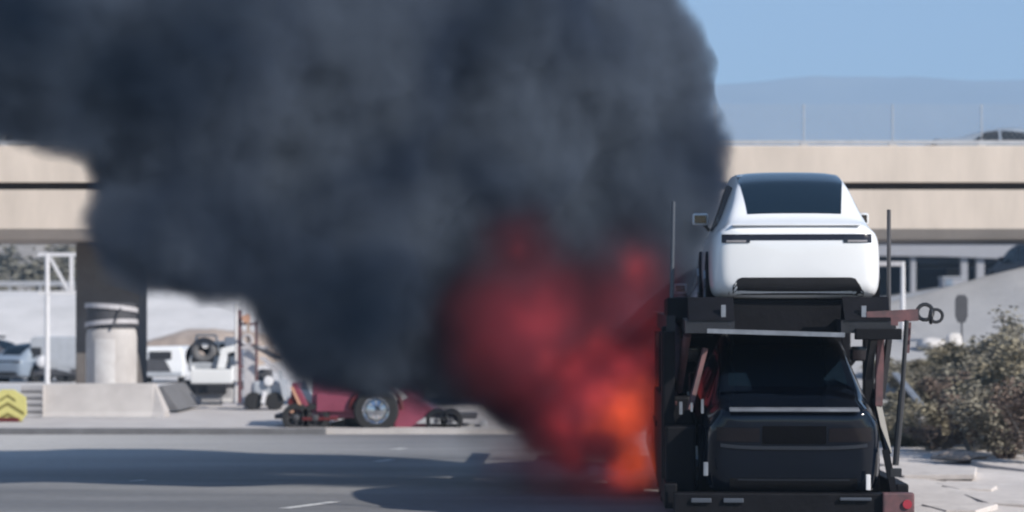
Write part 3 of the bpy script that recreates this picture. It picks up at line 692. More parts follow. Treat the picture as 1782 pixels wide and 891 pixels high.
pp('headboard', 'white', lambda b: b.prism([(qx(376), qz(642)), (qx(384), qz(606)), (qx(408), qz(600)), (qx(408), qz(612)), (qx(394), qz(615)), (qx(390), qz(642))], 'Y', .1, .5, bev=.02))
pp('chassis', 'trim', lambda b: b.box((qx(362), 2.0, .42), (1.2, 5.2, .25)))
gr = empty('equipment_pile', (qx(352), WY + .7, qz(640) + .13)); tag(gr, 'dark round spare tyres and frame heaped on the bed of the white pickup', 'equipment')
gp = simple(gr, k_)
gp('tyre', 'midgrey', lambda b: b.torus((-.05, 0, .50), .27, .12, 'Y', 24, 8), smooth=True)
gp('tyre', 'tyre', lambda b: b.torus((-.22, .35, .32), .3, .13, 'Y', 24, 8), smooth=True)
gp('tyre', 'tyre', lambda b: b.torus((.32, .2, .28), .26, .12, 'Y', 24, 8), smooth=True)
gp('hub', 'whitesteel', lambda b: b.cyl((0.0, -.05, .66), .10, .1, axis='Y', n=14))
gp('roll_frame', 'silver', lambda b: (b.bar((-.5, 0, 0), (-.25, 0, .95), .06), b.bar((-.25, 0, .95), (.3, 0, .95), .06), b.bar((.3, 0, .95), (.55, 0, 0), .06)))
gp('crate', 'silver', lambda b: b.box((.0, -.1, .02), (.9, .6, .26), bev=.02))
gp('crate', 'whitesteel', lambda b: b.box((.72, .3, .75), (.36, .4, .3), bev=.05))
# posts between pickup and forklift
po = empty('white_pole', at(411, 712, 64)); po.location.z = .13; tag(po, 'slim white pole just right of the white pickup', 'pole')
simple(po, 0)('shaft', 'whitesteel', lambda b: b.bar((0, 0, 0), (0, 0, 2.9), .09, .08, n=10))
simple(po, 0)('side_arm', 'whitesteel', lambda b: b.bar((0, 0, .95), (.62, 0, .90), .07, .06))
lr = empty('cable_rack', at(426, 712, 63.5)); lr.location.z = .13; tag(lr, 'brown and red cable rack post between the white pole and the forklift', 'rack')
lp = simple(lr, 0)
lp('upright', 'redsteel', lambda b: b.box((-.14, 0, 1.35), (.10, .1, 2.7)))
lp('upright', 'tan', lambda b: b.box((.10, 0, 1.3), (.09, .1, 2.6)))
lp('upright', 'redsteel', lambda b: b.box((.32, .1, 1.2), (.07, .1, 2.4)))
for z in (.5, 1.1, 1.7, 2.3):
    lp('rung', 'redsteel', lambda b: b.box((.08, -.01, z), (.5, .06, .07)))
lp('lamp', 'amber', lambda b: b.cyl((.05, -.1, 2.45), .12, .1, axis='Y', n=16, bev=.02))
lp('coil', 'strap', lambda b: b.torus((.08, -.1, 1.85), .14, .035, 'Y', 18, 6))
# forklift
FY = 60.0
fk = empty('forklift', at(462, 712, FY)); fk.location.z = .13; tag(fk, 'light grey forklift with upright mast next to the red truck tail', 'forklift')
fp = simple(fk, 0)
fp('mast', 'strap', lambda b: b.box((-.42, -.1, .85), (.30, .25, 1.7), bev=.03))
fp('mast_top', 'strap', lambda b: b.box((-.25, -.1, 1.66), (.75, .3, .08), bev=.02))
fp('fork', 'strap', lambda b: b.box((-.78, -.1, .14), (.7, .12, .06)))
fp('guard_strut', 'strap', lambda b: b.prism([(-.12, 1.40), (.02, 1.42), (.42, 1.12), (.44, .98), (.3, 1.0)], 'Y', -.5, -.4, bev=.01))
fp('guard_strut', 'silver', lambda b: b.bar((.42, -.45, 1.05), (.58, -.45, .35), .12, .1))
fp('overhead_guard', 'dark', lambda b: (b.bar((-.3, -.4, 1.72), (.36, -.4, 1.36), .07, .08), b.bar((-.3, .5, 1.72), (.36, .5, 1.36), .07, .08), b.box((.0, .05, 1.56), (.08, .9, .06))))
fp('body', 'silver', lambda b: b.box((.12, .15, .5), (.85, .9, .55), bev=.08))
fp('seat', 'dark', lambda b: b.box((-.02, .15, .9), (.35, .5, .35), bev=.06))
fp('lamp', 'whitesteel', lambda b: b.cyl((.12, -.36, .78), .13, .12, axis='Y', n=18, bev=.03), smooth=True)
fp('mud_guard', 'whitesteel', lambda b: b.bar((-.02, -.42, .18), (.04, -.42, .5), .16, .1))
for x in (-.28, .28): fp('wheel', 'tyre', lambda b: b.cyl((x, -.3, .24), .24, .2, axis='Y', n=20, bev=.03), smooth=True)
# white van right of the drum
VY = 96.0
vn = empty('van', at(283, 662, VY)); vn.location.z = gz(vn.location.x, VY); tag(vn, 'white van parked far back just right of the round drum', 'van')
vp = simple(vn, 0)
vp('body', 'white', lambda b: b.prism([(-.85, .25), (-.9, .9), (-.8, 1.55), (.8, 1.58), (.95, .9), (.9, .25)], 'Y', 0, 4.4, bev=.1))
vp('rear_window', 'trim', lambda b: b.box((-.1, -.02, 1.18), (.95, .06, .34), bev=.02))
vp('cargo_opening', 'dark', lambda b: b.prism([(-.72, .35), (-.72, 1.0), (.1, 1.0), (.35, .55), (.35, .35)], 'Y', -.04, .1))
vp('bumper', 'silver', lambda b: b.box((0, -.12, .38), (1.7, .2, .18), bev=.04))
for x in (-.7, .7): vp('wheel', 'tyre', lambda b: b.cyl((x, .7, .3), .32, .22, axis='X', n=18))
# grey box vehicle
bx_ = empty('utility_truck', at(95, 665, 97)); bx_.location.z = 0; tag(bx_, 'grey boxy utility truck with a round white tank in front left of the column', 'truck')
bp_ = simple(bx_, 0)
bp_('box_body', 'silver', lambda b: b.prism([(-1.05, .45), (-1.05, 1.85), (-.9, 1.98), (1.2, 1.98), (1.2, .45)], 'Y', 0, 3.5, bev=.05))
bp_('window', 'trim', lambda b: b.box((-.8, -.03, 1.34), (.46, .06, .34), bev=.03))
bp_('tank', 'whitesteel', lambda b: b.lathe((-.45, -.35, .9), [(.02, -.26), (.2, -.2), (.28, 0), (.2, .2), (.02, .26)], axis='Y', n=20), smooth=True)
bp_('chassis', 'dark', lambda b: b.box((0, .2, .45), (2.1, 1.0, .28), bev=.03))
for x in (-.85, .35, .7): bp_('wheel', 'tyre', lambda b: b.cyl((x, -.1, .28), .28, .25, axis='Y', n=18, bev=.03))
bp_('coupling', 'silver', lambda b: b.bar((.2, -.3, .6), (.75, -.3, .5), .12, .1))
# blue-grey car at the left edge
sc_ = car('parked_car', SUV, M['bluegrey'], detail=False, lampm='lamp')
sc_.location = (at(12, 665, 97).x, 96.5, 0); sc_.rotation_euler = (0, 0, R(-28)); tag(sc_, 'blue grey car at the left edge in front of the pale bank', 'car')
dcar = car('parked_car', SUV, M['dark'], detail=False)
dcar.location = (at(40, 662, 102).x, 101.5, 0); dcar.rotation_euler = (0, 0, R(60)); dcar.scale = (1, 1, 1.1); tag(dcar, 'dark off-road car parked behind the blue grey car at far left', 'car')
mb = MB(); mb.box((0, 2.2, 1.78), (1.1, 1.6, .10), bev=.02); mb.build('roof_rack', M['trim'], dcar)
# white braced sign frame on a pole
sf = empty('sign_frame', at(82, 600, 82)); sf.location.z = 0; tag(sf, 'white steel sign frame with diagonal brace on a pole left of the column', 'sign frame')
sp = simple(sf, 0); Z1, Z0 = CAMZ + (HZ - 443) * 82 / F, CAMZ + (HZ - 510) * 82 / F; WX = (126 - 82) * 82 / F
sp('pole', 'whitesteel', lambda b: b.bar((0, 0, 0), (0, 0, Z1 + .05), .20, .17, n=12))
sp('top_bar', 'whitesteel', lambda b: b.box((WX / 2 - .1, 0, Z1), (WX + .45, .12, .13)))
sp('bottom_bar', 'whitesteel', lambda b: b.box((WX / 2 - .1, 0, Z0), (WX + .45, .12, .13)))
sp('end_bar', 'whitesteel', lambda b: b.box((WX - .03, 0, (Z1 + Z0) / 2), (.13, .12, Z1 - Z0 - .14)))
sp('diagonal_brace', 'whitesteel', lambda b: b.bar((.1, 0, Z1 - .1), (WX - .15, 0, Z0 + .1), .11, .1))
# guard rail on the bank road
gr_ = empty('guard_rail', (0, 141, 0)); tag(gr_, 'pale guard rail along the foot of the scrub hill left of the column', 'guard rail')
gp_ = simple(gr_, 0)
zz = gz(-28, 141)
gp_('beam', 'galv', lambda b: b.prism([(0, .45), (-.05, .52), (0, .6), (-.05, .68), (0, .75), (.05, .6)], 'X', -44, -27.5))
for i in range(9): gp_('post', 'galv', lambda b: b.box((-43 + 1.9 * i, .1, .3), (.12, .12, .9)))
gr_.location.z = zz - .1; gr_.rotation_euler = (0, R(0), 0)
# tan spoil mound
mo = MB(); b = mo.bm
bmesh.ops.create_icosphere(b, subdivisions=5, radius=1)
for v in b.verts:
    d = noise.fractal(v.co * 1.6, 1, 2, 5); v.co *= 1 + .16 * d
    v.co = Vector((v.co.x * 4.2, v.co.y * 3, max(-.2, v.co.z) * 2.3))
mo = mo.build('dirt_mound', M['tan'], smooth=True, auto=False); c = at(345, 600, 108); mo.location = (c.x, 112, 0)
tag(mo, 'tan dirt mound behind the white van and pickup', 'mound')

# ------------------------------------------------------------------ right side: far overpass and things under it
OY = 118.0; so = OY / F
ov = empty('far_overpass', (0, OY, 0)); tag(ov, 'low grey road bridge far behind, over a dark underpass on the right', 'bridge')
op = simple(ov, 0)
ox = lambda px: (px - CX) * so
oz = lambda py: CAMZ + (HZ - py) * so
op('deck_edge', 'farbr', lambda b: b.prism([(ox(1200), oz(443)), (ox(1200), oz(421)), (ox(2600), oz(424)), (ox(2600), oz(478)), (ox(1750), oz(450)), (ox(1640), oz(446))], 'Y', 0, 9))
op('guard_beam', 'galv', lambda b: b.box((ox(1800), -.1, oz(419)), (ox(2600) - ox(1000), .12, .12)))
op('soffit_shadow_beam', 'farshade', lambda b: b.box((ox(1800), 5, oz(452)), (ox(2600) - ox(1000), 8, .35)))
op('underpass_shade_wall', 'farshade', lambda b: b.box((ox(1700), 10.2, oz(480)), (45, .4, 5)))  # dark sheet standing for the shade under the far deck
for px, wd_ in ((1680, .36), (1708, .42), (1591, .28)):
    op('pier', 'farbr', lambda b: b.box((ox(px), .5, oz(480)), (wd_, .5, (480 - 446) * 2 * so + .3), bev=.03))
op('wall_panel', 'farbr', lambda b: b.box((ox(1725), 8.8, oz(474)), (1.2, .3, .8)))
hut = empty('utility_hut', (ox(1638), OY - 2.5, gz(ox(1638), OY - 2.5))); tag(hut, 'small pale blue grey hut in the dark opening under the far bridge', 'hut')
hz_ = oz(485) - hut.location.z
simple(hut, 0)('walls', 'farbr', lambda b: b.box((0, 0, hz_ / 2 - .05), (1.0, 1.2, hz_), bev=.02))
simple(hut, 0)('roof', 'galv', lambda b: b.box((0, 0, hz_), (1.1, 1.3, .08), bev=.02))
simple(hut, 0)('door', 'bluegrey', lambda b: b.box((-.2, -.62, hz_ * .4), (.36, .04, hz_ * .7)))
# cars on the far bridge deck and on the ramp
small = car('car', SEDAN, M['dark'], suv=False, detail=False)
small.location = (ox(1606), OY + 2.0, oz(424) - .55); small.rotation_euler = (0, 0, R(-90)); small.scale = (.55, .55, .62); small.scale = (1, 1, 1)
tag(small, 'dark car driving along the deck of the far low bridge', 'car')
rc = car('car', SUV, M['dark'], suv=True, detail=False)
rx_, ry_ = at(1782, 508, 80).x, 80.0
rc.location = (rx_ + 1.35, ry_, gz(rx_, ry_)); rc.rotation_euler = (0, 0, R(12)); tag(rc, 'dark car at the right edge on top of the pale ramp', 'car')
bc = car('car', SEDAN, M['bluegrey'], suv=False, detail=False)
bc.location = (at(1622, 240, 66).x, 66.5, zg1 + .22); bc.rotation_euler = (0, 0, R(-90)); tag(bc, 'grey car roof showing above the parapet on the beige overpass', 'car')
dzc = zpx(224, 66.5) - (bc.location.z + 1.44); bc.location.z += max(-.2, min(.8, dzc))
# white post with arm
wp_ = empty('white_post', (at(1571, 540, 58).x, 58, 0)); wp_.location.z = gz(wp_.location.x, 58) - .05; tag(wp_, 'bright white post with a side arm right of the white car', 'post')
hh = CAMZ + (HZ - 455) * 58 / F - wp_.location.z
simple(wp_, 0)('shaft', 'whitesteel', lambda b: b.bar((0, 0, 0), (0, 0, hh), .13, .11, n=12))
simple(wp_, 0)('side_arm', 'strap', lambda b: b.box((-.42, 0, hh - .06), (.9, .1, .12)))
simple(wp_, 0)('base', 'conc2', lambda b: b.box((0.02, 0, .05), (.45, .4, .2), bev=.02))
# back of a road sign on a thin post
sg = empty('road_sign', (at(1673, 540, 56).x, 56, 0)); sg.location.z = gz(sg.location.x, 56); tag(sg, 'grey back of a narrow road sign on a thin post above the shrubs', 'road sign')
g0 = CAMZ + (HZ - 561) * 56 / F - sg.location.z; g1 = CAMZ + (HZ - 513) * 56 / F - sg.location.z
pr = [(-.09, g0), (.09, g0), (.155, g0 + .15), (.155, g1 - .1), (.09, g1), (-.09, g1), (-.155, g1 - .1), (-.155, g0 + .15)]
simple(sg, 0)('plate', 'dark', lambda b: b.prism(pr, 'Y', -.03, .02, bev=.01))
simple(sg, 0)('post', 'dark', lambda b: b.bar((0.03, .05, 0), (0.0, .05, g1 - .1), .05, .04, n=8))
# marker stake at right
st = empty('marker_stake', (at(1745, 560, 50).x, 50, 0)); st.location.z = gz(st.location.x, 50); tag(st, 'thin pale stake rising out of the shrubs near the right edge', 'stake')
s1 = CAMZ + (HZ - 552) * 50 / F - st.location.z
simple(st, 0)('shaft', 'twigpale', lambda b: b.bar((0, 0, 0), (.02, 0, s1), .07, .06, n=8))
# pale leaning pole fragment
fr = MB(); a_, b__ = at(1558, 650, 46), at(1606, 708, 44.5); fr.bar(a_, b__, .14, .05); fr.bar(b__, b__ + Vector((.03, 0, -.5)), .05, .05)
fr = fr.build('broken_rail', M['bare']); tag(fr, 'pale broken guard rail piece leaning right of the slanted hauler post', 'guard rail piece')
# rocks
def rock(px, py, Y, w_, h_, label, m='rock'):
    mb = MB(); b = mb.bm; bmesh.ops.create_icosphere(b, subdivisions=3, radius=1)
    sd_ = random.random() * 50
    for v in b.verts:
        v.co *= 1 + .35 * noise.noise(v.co * 1.3 + Vector((sd_, 0, 0))) + .1 * noise.noise(v.co * 4 + Vector((sd_, 0, 0)))
        v.co = Vector((v.co.x * w_, v.co.y * w_ * .8, v.co.z * h_))
    o = mb.build('rock', M[m], smooth=True); o.location = at(px, py, Y); o.rotation_euler = (0, 0, random.random() * 6)
    o.location.z = max(o.location.z, gz(o.location.x, Y) + h_ * .3); tag(o, label, 'rock')
rock(1622, 606, 55.5, .42, .2, 'flat white rock on the slope behind the shrubs')
rock(1660, 602, 55.5, .20, .27, 'upright white rock behind the shrubs right of the flat one')
rock(1601, 732, 43.2, .16, .2, 'pale rock low among the shrubs near the broken rail')
rock(1672, 795, 38.5, .5, .10, 'low brown grey rock lying on the pale ground below the shrubs', 'tan')

# broken concrete slabs in front at the right
lab = ['broken concrete slab nearest the hauler light box', 'large broken concrete slab at the bottom right corner', 'broken slab right of the first one by the hauler', 'thin broken slab behind the corner slab',
       'small broken slab between two larger pieces', 'cracked slab below the shrubs at the right edge', 'flat broken slab in the middle of the pale ground', 'narrow slab strip nearest the camera', 'tilted slab piece near the dark shrubs']
sp_ = [(1600, 878, .75, .9), (1760, 872, .8, 1.2), (1670, 885, .5, .8), (1735, 838, .9, 1.0), (1690, 850, .4, .7), (1775, 810, .8, 1.5), (1610, 825, 1.0, 1.7), (1650, 905, .9, .6), (1560, 808, .6, 1.5)]
for (px, py, wx, wy), lb2 in zip(sp_, lab):
    Y = CAMZ * F / (py - HZ); X = (px - CX) * Y / F
    n_ = random.choice((5, 6, 7)); pts = []
    for k in range(n_):
        a = 2 * math.pi * (k + random.uniform(-.25, .25)) / n_; rr = random.uniform(.8, 1.1); pts.append((math.cos(a) * wx * rr, math.sin(a) * wy * rr))
    mb = MB(); mb.prism(pts, 'Z', -.06, .02, bev=.015); o = mb.build('concrete_slab', M['slab'])
    o.location = (X, Y, gz(X, Y) + .005); o.rotation_euler = (R(random.uniform(-1, 1.5)), R(random.uniform(-2, 2)), 0)
    tag(o, lb2, 'concrete slab', 'broken concrete slabs on the pale ground')

# ------------------------------------------------------------------ shrubs
def shrub_meshes(seed, n_leaf, h, w_, leaf, stems=16):
    rnd = random.Random(seed)
    tw = MB(); tips = []
    for k in range(stems):
        a = rnd.random() * 6.28; r0 = rnd.random() * .12 * w_; p0 = Vector((math.cos(a) * r0, math.sin(a) * r0, -.05))
        a2 = a + rnd.uniform(-.5, .5); rr = w_ * math.sqrt(rnd.random()); hh_ = h * rnd.uniform(.55, 1.0) * (1 - .35 * (rr / w_) ** 2)
        p2 = Vector((math.cos(a2) * rr, math.sin(a2) * rr, hh_)); p1 = p0.lerp(p2, .5) + Vector((rnd.uniform(-.1, .1), rnd.uniform(-.1, .1), .1)) * w_
        tw.bar(p0, p1, .045, .03, n=5); tw.bar(p1, p2, .03, .012, n=5); tips += [p0.lerp(p1, .7), p1, p1.lerp(p2, .5), p2, p2]
        for q in range(3):
            s0 = p1.lerp(p2, rnd.random()); s1_ = s0 + Vector((rnd.uniform(-1, 1), rnd.uniform(-1, 1), rnd.uniform(-.1, .9))) * .3 * w_; tw.bar(s0, s1_, .015, .006, n=4); tips.append(s1_)
    lf = bmesh.new()
    clumps = [(t, rnd.uniform(.12, .26) * w_) for t in tips]
    for i in range(n_leaf):
        c, s = rnd.choice(clumps); d = Vector((rnd.gauss(0, 1), rnd.gauss(0, 1), rnd.gauss(0, .8))) * s * .55; p = c + d
        if p.z < .05: p.z = .05 + rnd.random() * .3
        ax = Vector((rnd.gauss(0, 1), rnd.gauss(0, 1), rnd.gauss(0.4, 1))).normalized(); q = ax.to_track_quat('Z', 'X').to_matrix(); l_ = leaf * rnd.uniform(.5, 1.3)
        vs = [lf.verts.new(p + q @ Vector(v_) * l_) for v_ in ((0, -1, 0), (.38, 0, .1), (0, 1, 0), (-.38, 0, .1))]; lf.faces.new(vs)
    return tw, lf
def shrub(seed, n_leaf, h, w_, leaf, lm, name='shrub', tm='twig'):
    tw, lf = shrub_meshes(seed, n_leaf, h, w_, leaf); root = empty(name)
    me = bpy.data.meshes.new('foliage'); lf.to_mesh(me); lf.free(); me.materials.append(M[lm]); o = bpy.data.objects.new('foliage', me); col.objects.link(o); o.parent = root
    tw.build('stems', M[tm], root); return root
protos = [shrub(1, 8500, 1.0, .62, .040, 'leafo'), shrub(2, 8500, 1.0, .7, .040, 'leafg'), shrub(3, 4500, 1.0, .6, .036, 'leafb', tm='twigpale'), shrub(4, 8000, 1.0, .66, .042, 'leafo', tm='twigpale')]
kinds = ['olive green', 'grey green', 'dry brown', 'yellowish olive']
SH = [  # px centre, Y, top py, half width px, proto, label tail
    (1590, 50, 628, 45, 1, 'behind the slanted hauler post'), (1640, 52, 624, 48, 0, 'below the two white rocks'), (1700, 50, 585, 55, 3, 'right of the road sign post'),
    (1765, 49, 548, 55, 1, 'at the right edge, tallest in the back row'), (1600, 46.5, 655, 42, 0, 'over the broken rail piece'), (1655, 46, 640, 50, 2, 'in the middle of the thicket'),
    (1718, 44, 610, 60, 0, 'in the middle row right of centre'), (1785, 43, 580, 62, 3, 'in the middle row at the right edge'), (1590, 44.5, 700, 38, 1, 'low beside the pale rock'),
    (1640, 43, 690, 45, 3, 'low in front of the thicket'), (1695, 41, 670, 52, 2, 'in the front row with bare stems'), (1750, 39.5, 650, 60, 1, 'in the front row near the right edge'),
    (1800, 37.5, 640, 62, 2, 'nearest the camera at the right edge'), (1545, 52, 625, 30, 0, 'seen between the hauler posts'), (1562, 47.5, 690, 26, 1, 'small, just right of the hauler post foot'),
    (1575, 44.0, 725, 40, 0, 'low at the left foot of the thicket'), (1625, 41.5, 735, 46, 2, 'low and wispy in front, just above the pale ground'), (1720, 47, 596, 52, 1, 'between the stake and the road sign')]
for i, (px, Y, pt, hw, k, tail) in enumerate(SH):
    o = copy_tree(protos[k]); X = (px - CX) * Y / F; z0 = gz(X, Y); H_ = CAMZ + (HZ - pt) * Y / F - z0; Wd = hw * Y / F
    o.location = (X, Y, z0 - .03); o.rotation_euler = (0, 0, random.random() * 6.28); sxy = Wd / .62 * 1.3
    o.scale = (sxy, sxy, max(.5, H_) / 1.0)
    tag(o, kinds[k] + ' shrub ' + tail, 'shrub', 'shrubs on the right bank')
for p_ in protos:
    for c in list(p_.children): bpy.data.objects.remove(c)
    bpy.data.objects.remove(p_)
# hill scrub on the left (small, each its own bush)
hp = [None, None]
for j in range(2):
    rnd = random.Random(20 + j); lf = bmesh.new()
    for i in range(420):
        p = Vector((rnd.gauss(0, .38), rnd.gauss(0, .38), abs(rnd.gauss(0, .4)) + .05)); ax = Vector((rnd.gauss(0, 1), rnd.gauss(0, 1), rnd.gauss(.3, 1))).normalized(); q = ax.to_track_quat('Z', 'X').to_matrix()
        vs = [lf.verts.new(p + q @ Vector(v_) * .16) for v_ in ((0, -1, 0), (.5, 0, .1), (0, 1, 0), (-.5, 0, .1))]; lf.faces.new(vs)
    me = bpy.data.meshes.new('scrub_bush'); lf.to_mesh(me); lf.free(); me.materials.append(M['scrub' if j else 'leafg']); hp[j] = me
rnd = random.Random(5); n_s = 0
while n_s < 20:
    Y = rnd.uniform(152, 300); px = rnd.uniform(-30, 135); X = (px - CX) * Y / F; z0 = gz(X, Y)
    o = bpy.data.objects.new('scrub_bush', hp[n_s % 2]); col.objects.link(o); s__ = rnd.uniform(1.2, 2.6) * Y / 200
    o.location = (X, Y, z0 - .1); o.scale = (s__ * 1.4, s__, s__ * .9); o.rotation_euler = (0, 0, rnd.random() * 6)
    tag(o, 'grey scrub bush on the hillside under the left end of the overpass', 'bush', 'scrub bushes on the left hillside'); n_s += 1
tr = empty('bushy_tree', (at(62, 508, 147).x, 147, 0)); tr.location.z = gz(tr.location.x, 147) - .1; tag(tr, 'dark bushy tree behind the white sign frame', 'tree')
for i, (dx, s__) in enumerate(((0, 1.5), (1.2, 1.9), (2.6, 1.6))):
    o = bpy.data.objects.new('crown', hp[1]); col.objects.link(o); o.parent = tr; o.location = (dx, 0, .6); o.scale = (s__, s__, s__ * 1.1)
simple(tr, 0)('trunk', 'twig', lambda b: (b.bar((.6, 0, 0), (1, 0, 1.2), .2, .12, n=6), b.bar((1.5, 0, 0), (1.7, 0, 1.3), .2, .12, n=6)))

# ------------------------------------------------------------------ smoke and flames
def volume_obj(name, blobs, dens, color, edge, nscale, namp, emis=None, voxel=.16, hull=1.0, soft=1.0, step=1.0, ncol=None, smooth=.3, dark=None):
    """blobs: (x, y, z, r, weight). A closed hull round them; density falls off towards its skin."""
    bm = bmesh.new()
    for (x, y, z, r, wt) in blobs:
        g = bmesh.ops.create_icosphere(bm, subdivisions=3, radius=r * hull)['verts']
        for v in g: v.co += Vector((x, y, z))
    me = bpy.data.meshes.new(name); bm.to_mesh(me); bm.free(); o = bpy.data.objects.new(name, me); col.objects.link(o)
    md = o.modifiers.new('r', 'REMESH'); md.mode = 'VOXEL'; md.voxel_size = voxel; remesh_to(o, md)
    for v in o.data.vertices: v.co.z = max(v.co.z, .045)
    m = bpy.data.materials.new(name); m.use_nodes = True; n = m.node_tree; n.nodes.clear(); o.data.materials.clear(); o.data.materials.append(m)
    out = n.nodes.new('ShaderNodeOutputMaterial'); tc = n.nodes.new('ShaderNodeTexCoord')
    ns = n.nodes.new('ShaderNodeTexNoise'); ns.inputs['Scale'].default_value = nscale; ns.inputs['Detail'].default_value = 5; ns.inputs['Roughness'].default_value = .55
    n.links.new(tc.outputs['Object'], ns.inputs['Vector'])
    def math_(op, a, b_=None, c=None, clamp=False):
        x = n.nodes.new('ShaderNodeMath'); x.operation = op; x.use_clamp = clamp
        for i, v in enumerate((a, b_, c)):
            if v is None: continue
            if isinstance(v, (int, float)): x.inputs[i].default_value = v
            else: n.links.new(v, x.inputs[i])
        return x.outputs[0]
    def field(bl):
        cur = None
        for (x, y, z, r, wt) in bl:
            d = n.nodes.new('ShaderNodeVectorMath'); d.operation = 'DISTANCE'; n.links.new(tc.outputs['Object'], d.inputs[0]); d.inputs[1].default_value = (x, y, z)
            f_ = math_('MULTIPLY_ADD', d.outputs['Value'], -1.0, r)      # metres inside the puff
            cur = f_ if cur is None else math_('SMOOTH_MAX', cur, f_, smooth)
        return cur
    f0 = field(blobs)
    nn = math_('MULTIPLY_ADD', ns.outputs['Fac'], namp * 2, -namp * 1.15)
    s0 = math_('ADD', f0, nn)
    s1_ = math_('DIVIDE', s0, edge, clamp=True)
    s2 = math_('MULTIPLY', s1_, s1_)
    D = math_('MULTIPLY', s2, dens)
    sc = n.nodes.new('ShaderNodeVolumeScatter'); ab = n.nodes.new('ShaderNodeVolumeAbsorption')
    if ncol:
        n2 = n.nodes.new('ShaderNodeTexNoise'); n2.inputs['Scale'].default_value = .38; n2.inputs['Detail'].default_value = 2; n2.inputs['Distortion'].default_value = .6; n.links.new(tc.outputs['Object'], n2.inputs['Vector'])
        mr = n.nodes.new('ShaderNodeMapRange'); mr.inputs['From Min'].default_value = .38; mr.inputs['From Max'].default_value = .62; n.links.new(n2.outputs['Fac'], mr.inputs['Value'])
        mx = n.nodes.new('ShaderNodeMix'); mx.data_type = 'RGBA'; mx.inputs[6].default_value = (*ncol, 1); mx.inputs[7].default_value = (*color, 1); n.links.new(mr.outputs[0], mx.inputs[0])
        cc_ = mx.outputs[2]
        if dark:                                   # sootier pockets in the cloud
            f9 = math_('DIVIDE', field(dark), 1.6, clamp=True)
            m9 = n.nodes.new('ShaderNodeMix'); m9.data_type = 'RGBA'; n.links.new(f9, m9.inputs[0]); n.links.new(cc_, m9.inputs[6]); m9.inputs[7].default_value = (0.022, 0.042, 0.08, 1); cc_ = m9.outputs[2]
        n.links.new(cc_, sc.inputs['Color']); n.links.new(cc_, ab.inputs['Color'])
    else:
        sc.inputs['Color'].default_value = (*color, 1); ab.inputs['Color'].default_value = (*color, 1)
    n.links.new(D, sc.inputs['Density']); n.links.new(D, ab.inputs['Density']); sc.inputs['Anisotropy'].default_value = 0.0
    ad = n.nodes.new('ShaderNodeAddShader'); n.links.new(sc.outputs[0], ad.inputs[0]); n.links.new(ab.outputs[0], ad.inputs[1]); last = ad.outputs[0]
    if emis:
        for (eb, ec, es, esoft) in emis:
            f1 = field(eb); f2 = math_('ADD', f1, math_('MULTIPLY', nn, 1.3)); f3 = math_('DIVIDE', f2, esoft, clamp=True); f4 = math_('MULTIPLY', math_('MULTIPLY', f3, f3), es)
            f5 = math_('MULTIPLY', f4, s1_)
            em = n.nodes.new('ShaderNodeEmission'); em.inputs['Color'].default_value = (*ec, 1); n.links.new(f5, em.inputs['Strength'])
            a2 = n.nodes.new('ShaderNodeAddShader'); n.links.new(last, a2.inputs[0]); n.links.new(em.outputs[0], a2.inputs[1]); last = a2.outputs[0]
    n.links.new(last, out.inputs['Volume']); m.cycles.volume_step_rate = step
    o['kind'] = 'stuff'; return o
def blob(px, py, rpx, Y, wt=1.0):
    p = at(px, py, Y); return (p.x, p.y, p.z, rpx * Y / F, wt)
SM = [  # px, py, radius px, Y
    (60, 60, 198, 32), (-60, 110, 142, 32), (90, 210, 70, 31.6), (150, 228, 60, 31.6), (30, 175, 84, 31.8),
    (330, 120, 250, 32.5), (330, 320, 170, 32.5), (270, 390, 104, 32), (345, 425, 106, 32.2), (430, 440, 98, 32.5),
    (560, 330, 220, 33.2), (600, 80, 260, 33), (620, 520, 155, 32.0), (545, 565, 108, 32.2), (650, 585, 104, 32.0), (570, 606, 78, 32.0), (760, 625, 104, 32.2), (522, 592, 66, 32.2),
    (500, 480, 106, 32.2), (700, 450, 150, 33.0), (230, 400, 100, 31.8), (300, 445, 85, 31.8), (400, 462, 72, 32), (1005, 765, 66, 32.4), (945, 745, 66, 32.4), (1080, 790, 60, 32.4), (800, 655, 62, 32.2), (690, 618, 74, 32.0), (905, 690, 84, 32.4), (620, 625, 66, 32),
    (800, 250, 240, 33.8), (850, 30, 220, 33.0), (1000, 120, 200, 34.2), (860, 480, 170, 34.0), (1000, 420, 200, 35), (1090, 60, 120, 34.6), (1185, 90, 46, 34.4), (1190, 160, 50, 34.4),
    (1145, 115, 80, 34.4), (1155, 195, 86, 34.4), (1228, 250, 56, 34.4), (1262, 246, 26, 34.4), (1225, 112, 30, 34.4), (1218, 168, 28, 34.4), (1196, 52, 34, 34.4), (1150, 8, 50, 34.4), (1245, 200, 18, 34.4), (1120, 320, 146, 34.6), (1185, 340, 96, 34.6), (1140, 450, 100, 34.8), (900, 630, 120, 33.8), (1040, 640, 160, 34.6), (1120, 10, 62, 34.4)]
DK = [(215, 130, 190, 31), (620, 550, 190, 31), (880, -10, 110, 31.4), (40, 30, 210, 31), (245, 440, 110, 31), (860, 700, 100, 31.6), (330, 60, 150, 31), (400, 20, 120, 31.5)]
def near(px, py, r_, Y): return blob(px, py, r_, Y - 2.6 * max(0, min(1.1, (900 - px) / 900)))
smoke = volume_obj('smoke', [near(*s_) for s_ in SM], 6.0, (0.175, 0.215, 0.285), .26, 1.15, .36, voxel=.17, hull=1.09, step=1.0, ncol=(0.07, 0.095, 0.15), smooth=.7, dark=[near(*s_) for s_ in DK])
tag(smoke, 'thick dark blue grey smoke cloud filling the middle and upper left', 'smoke')
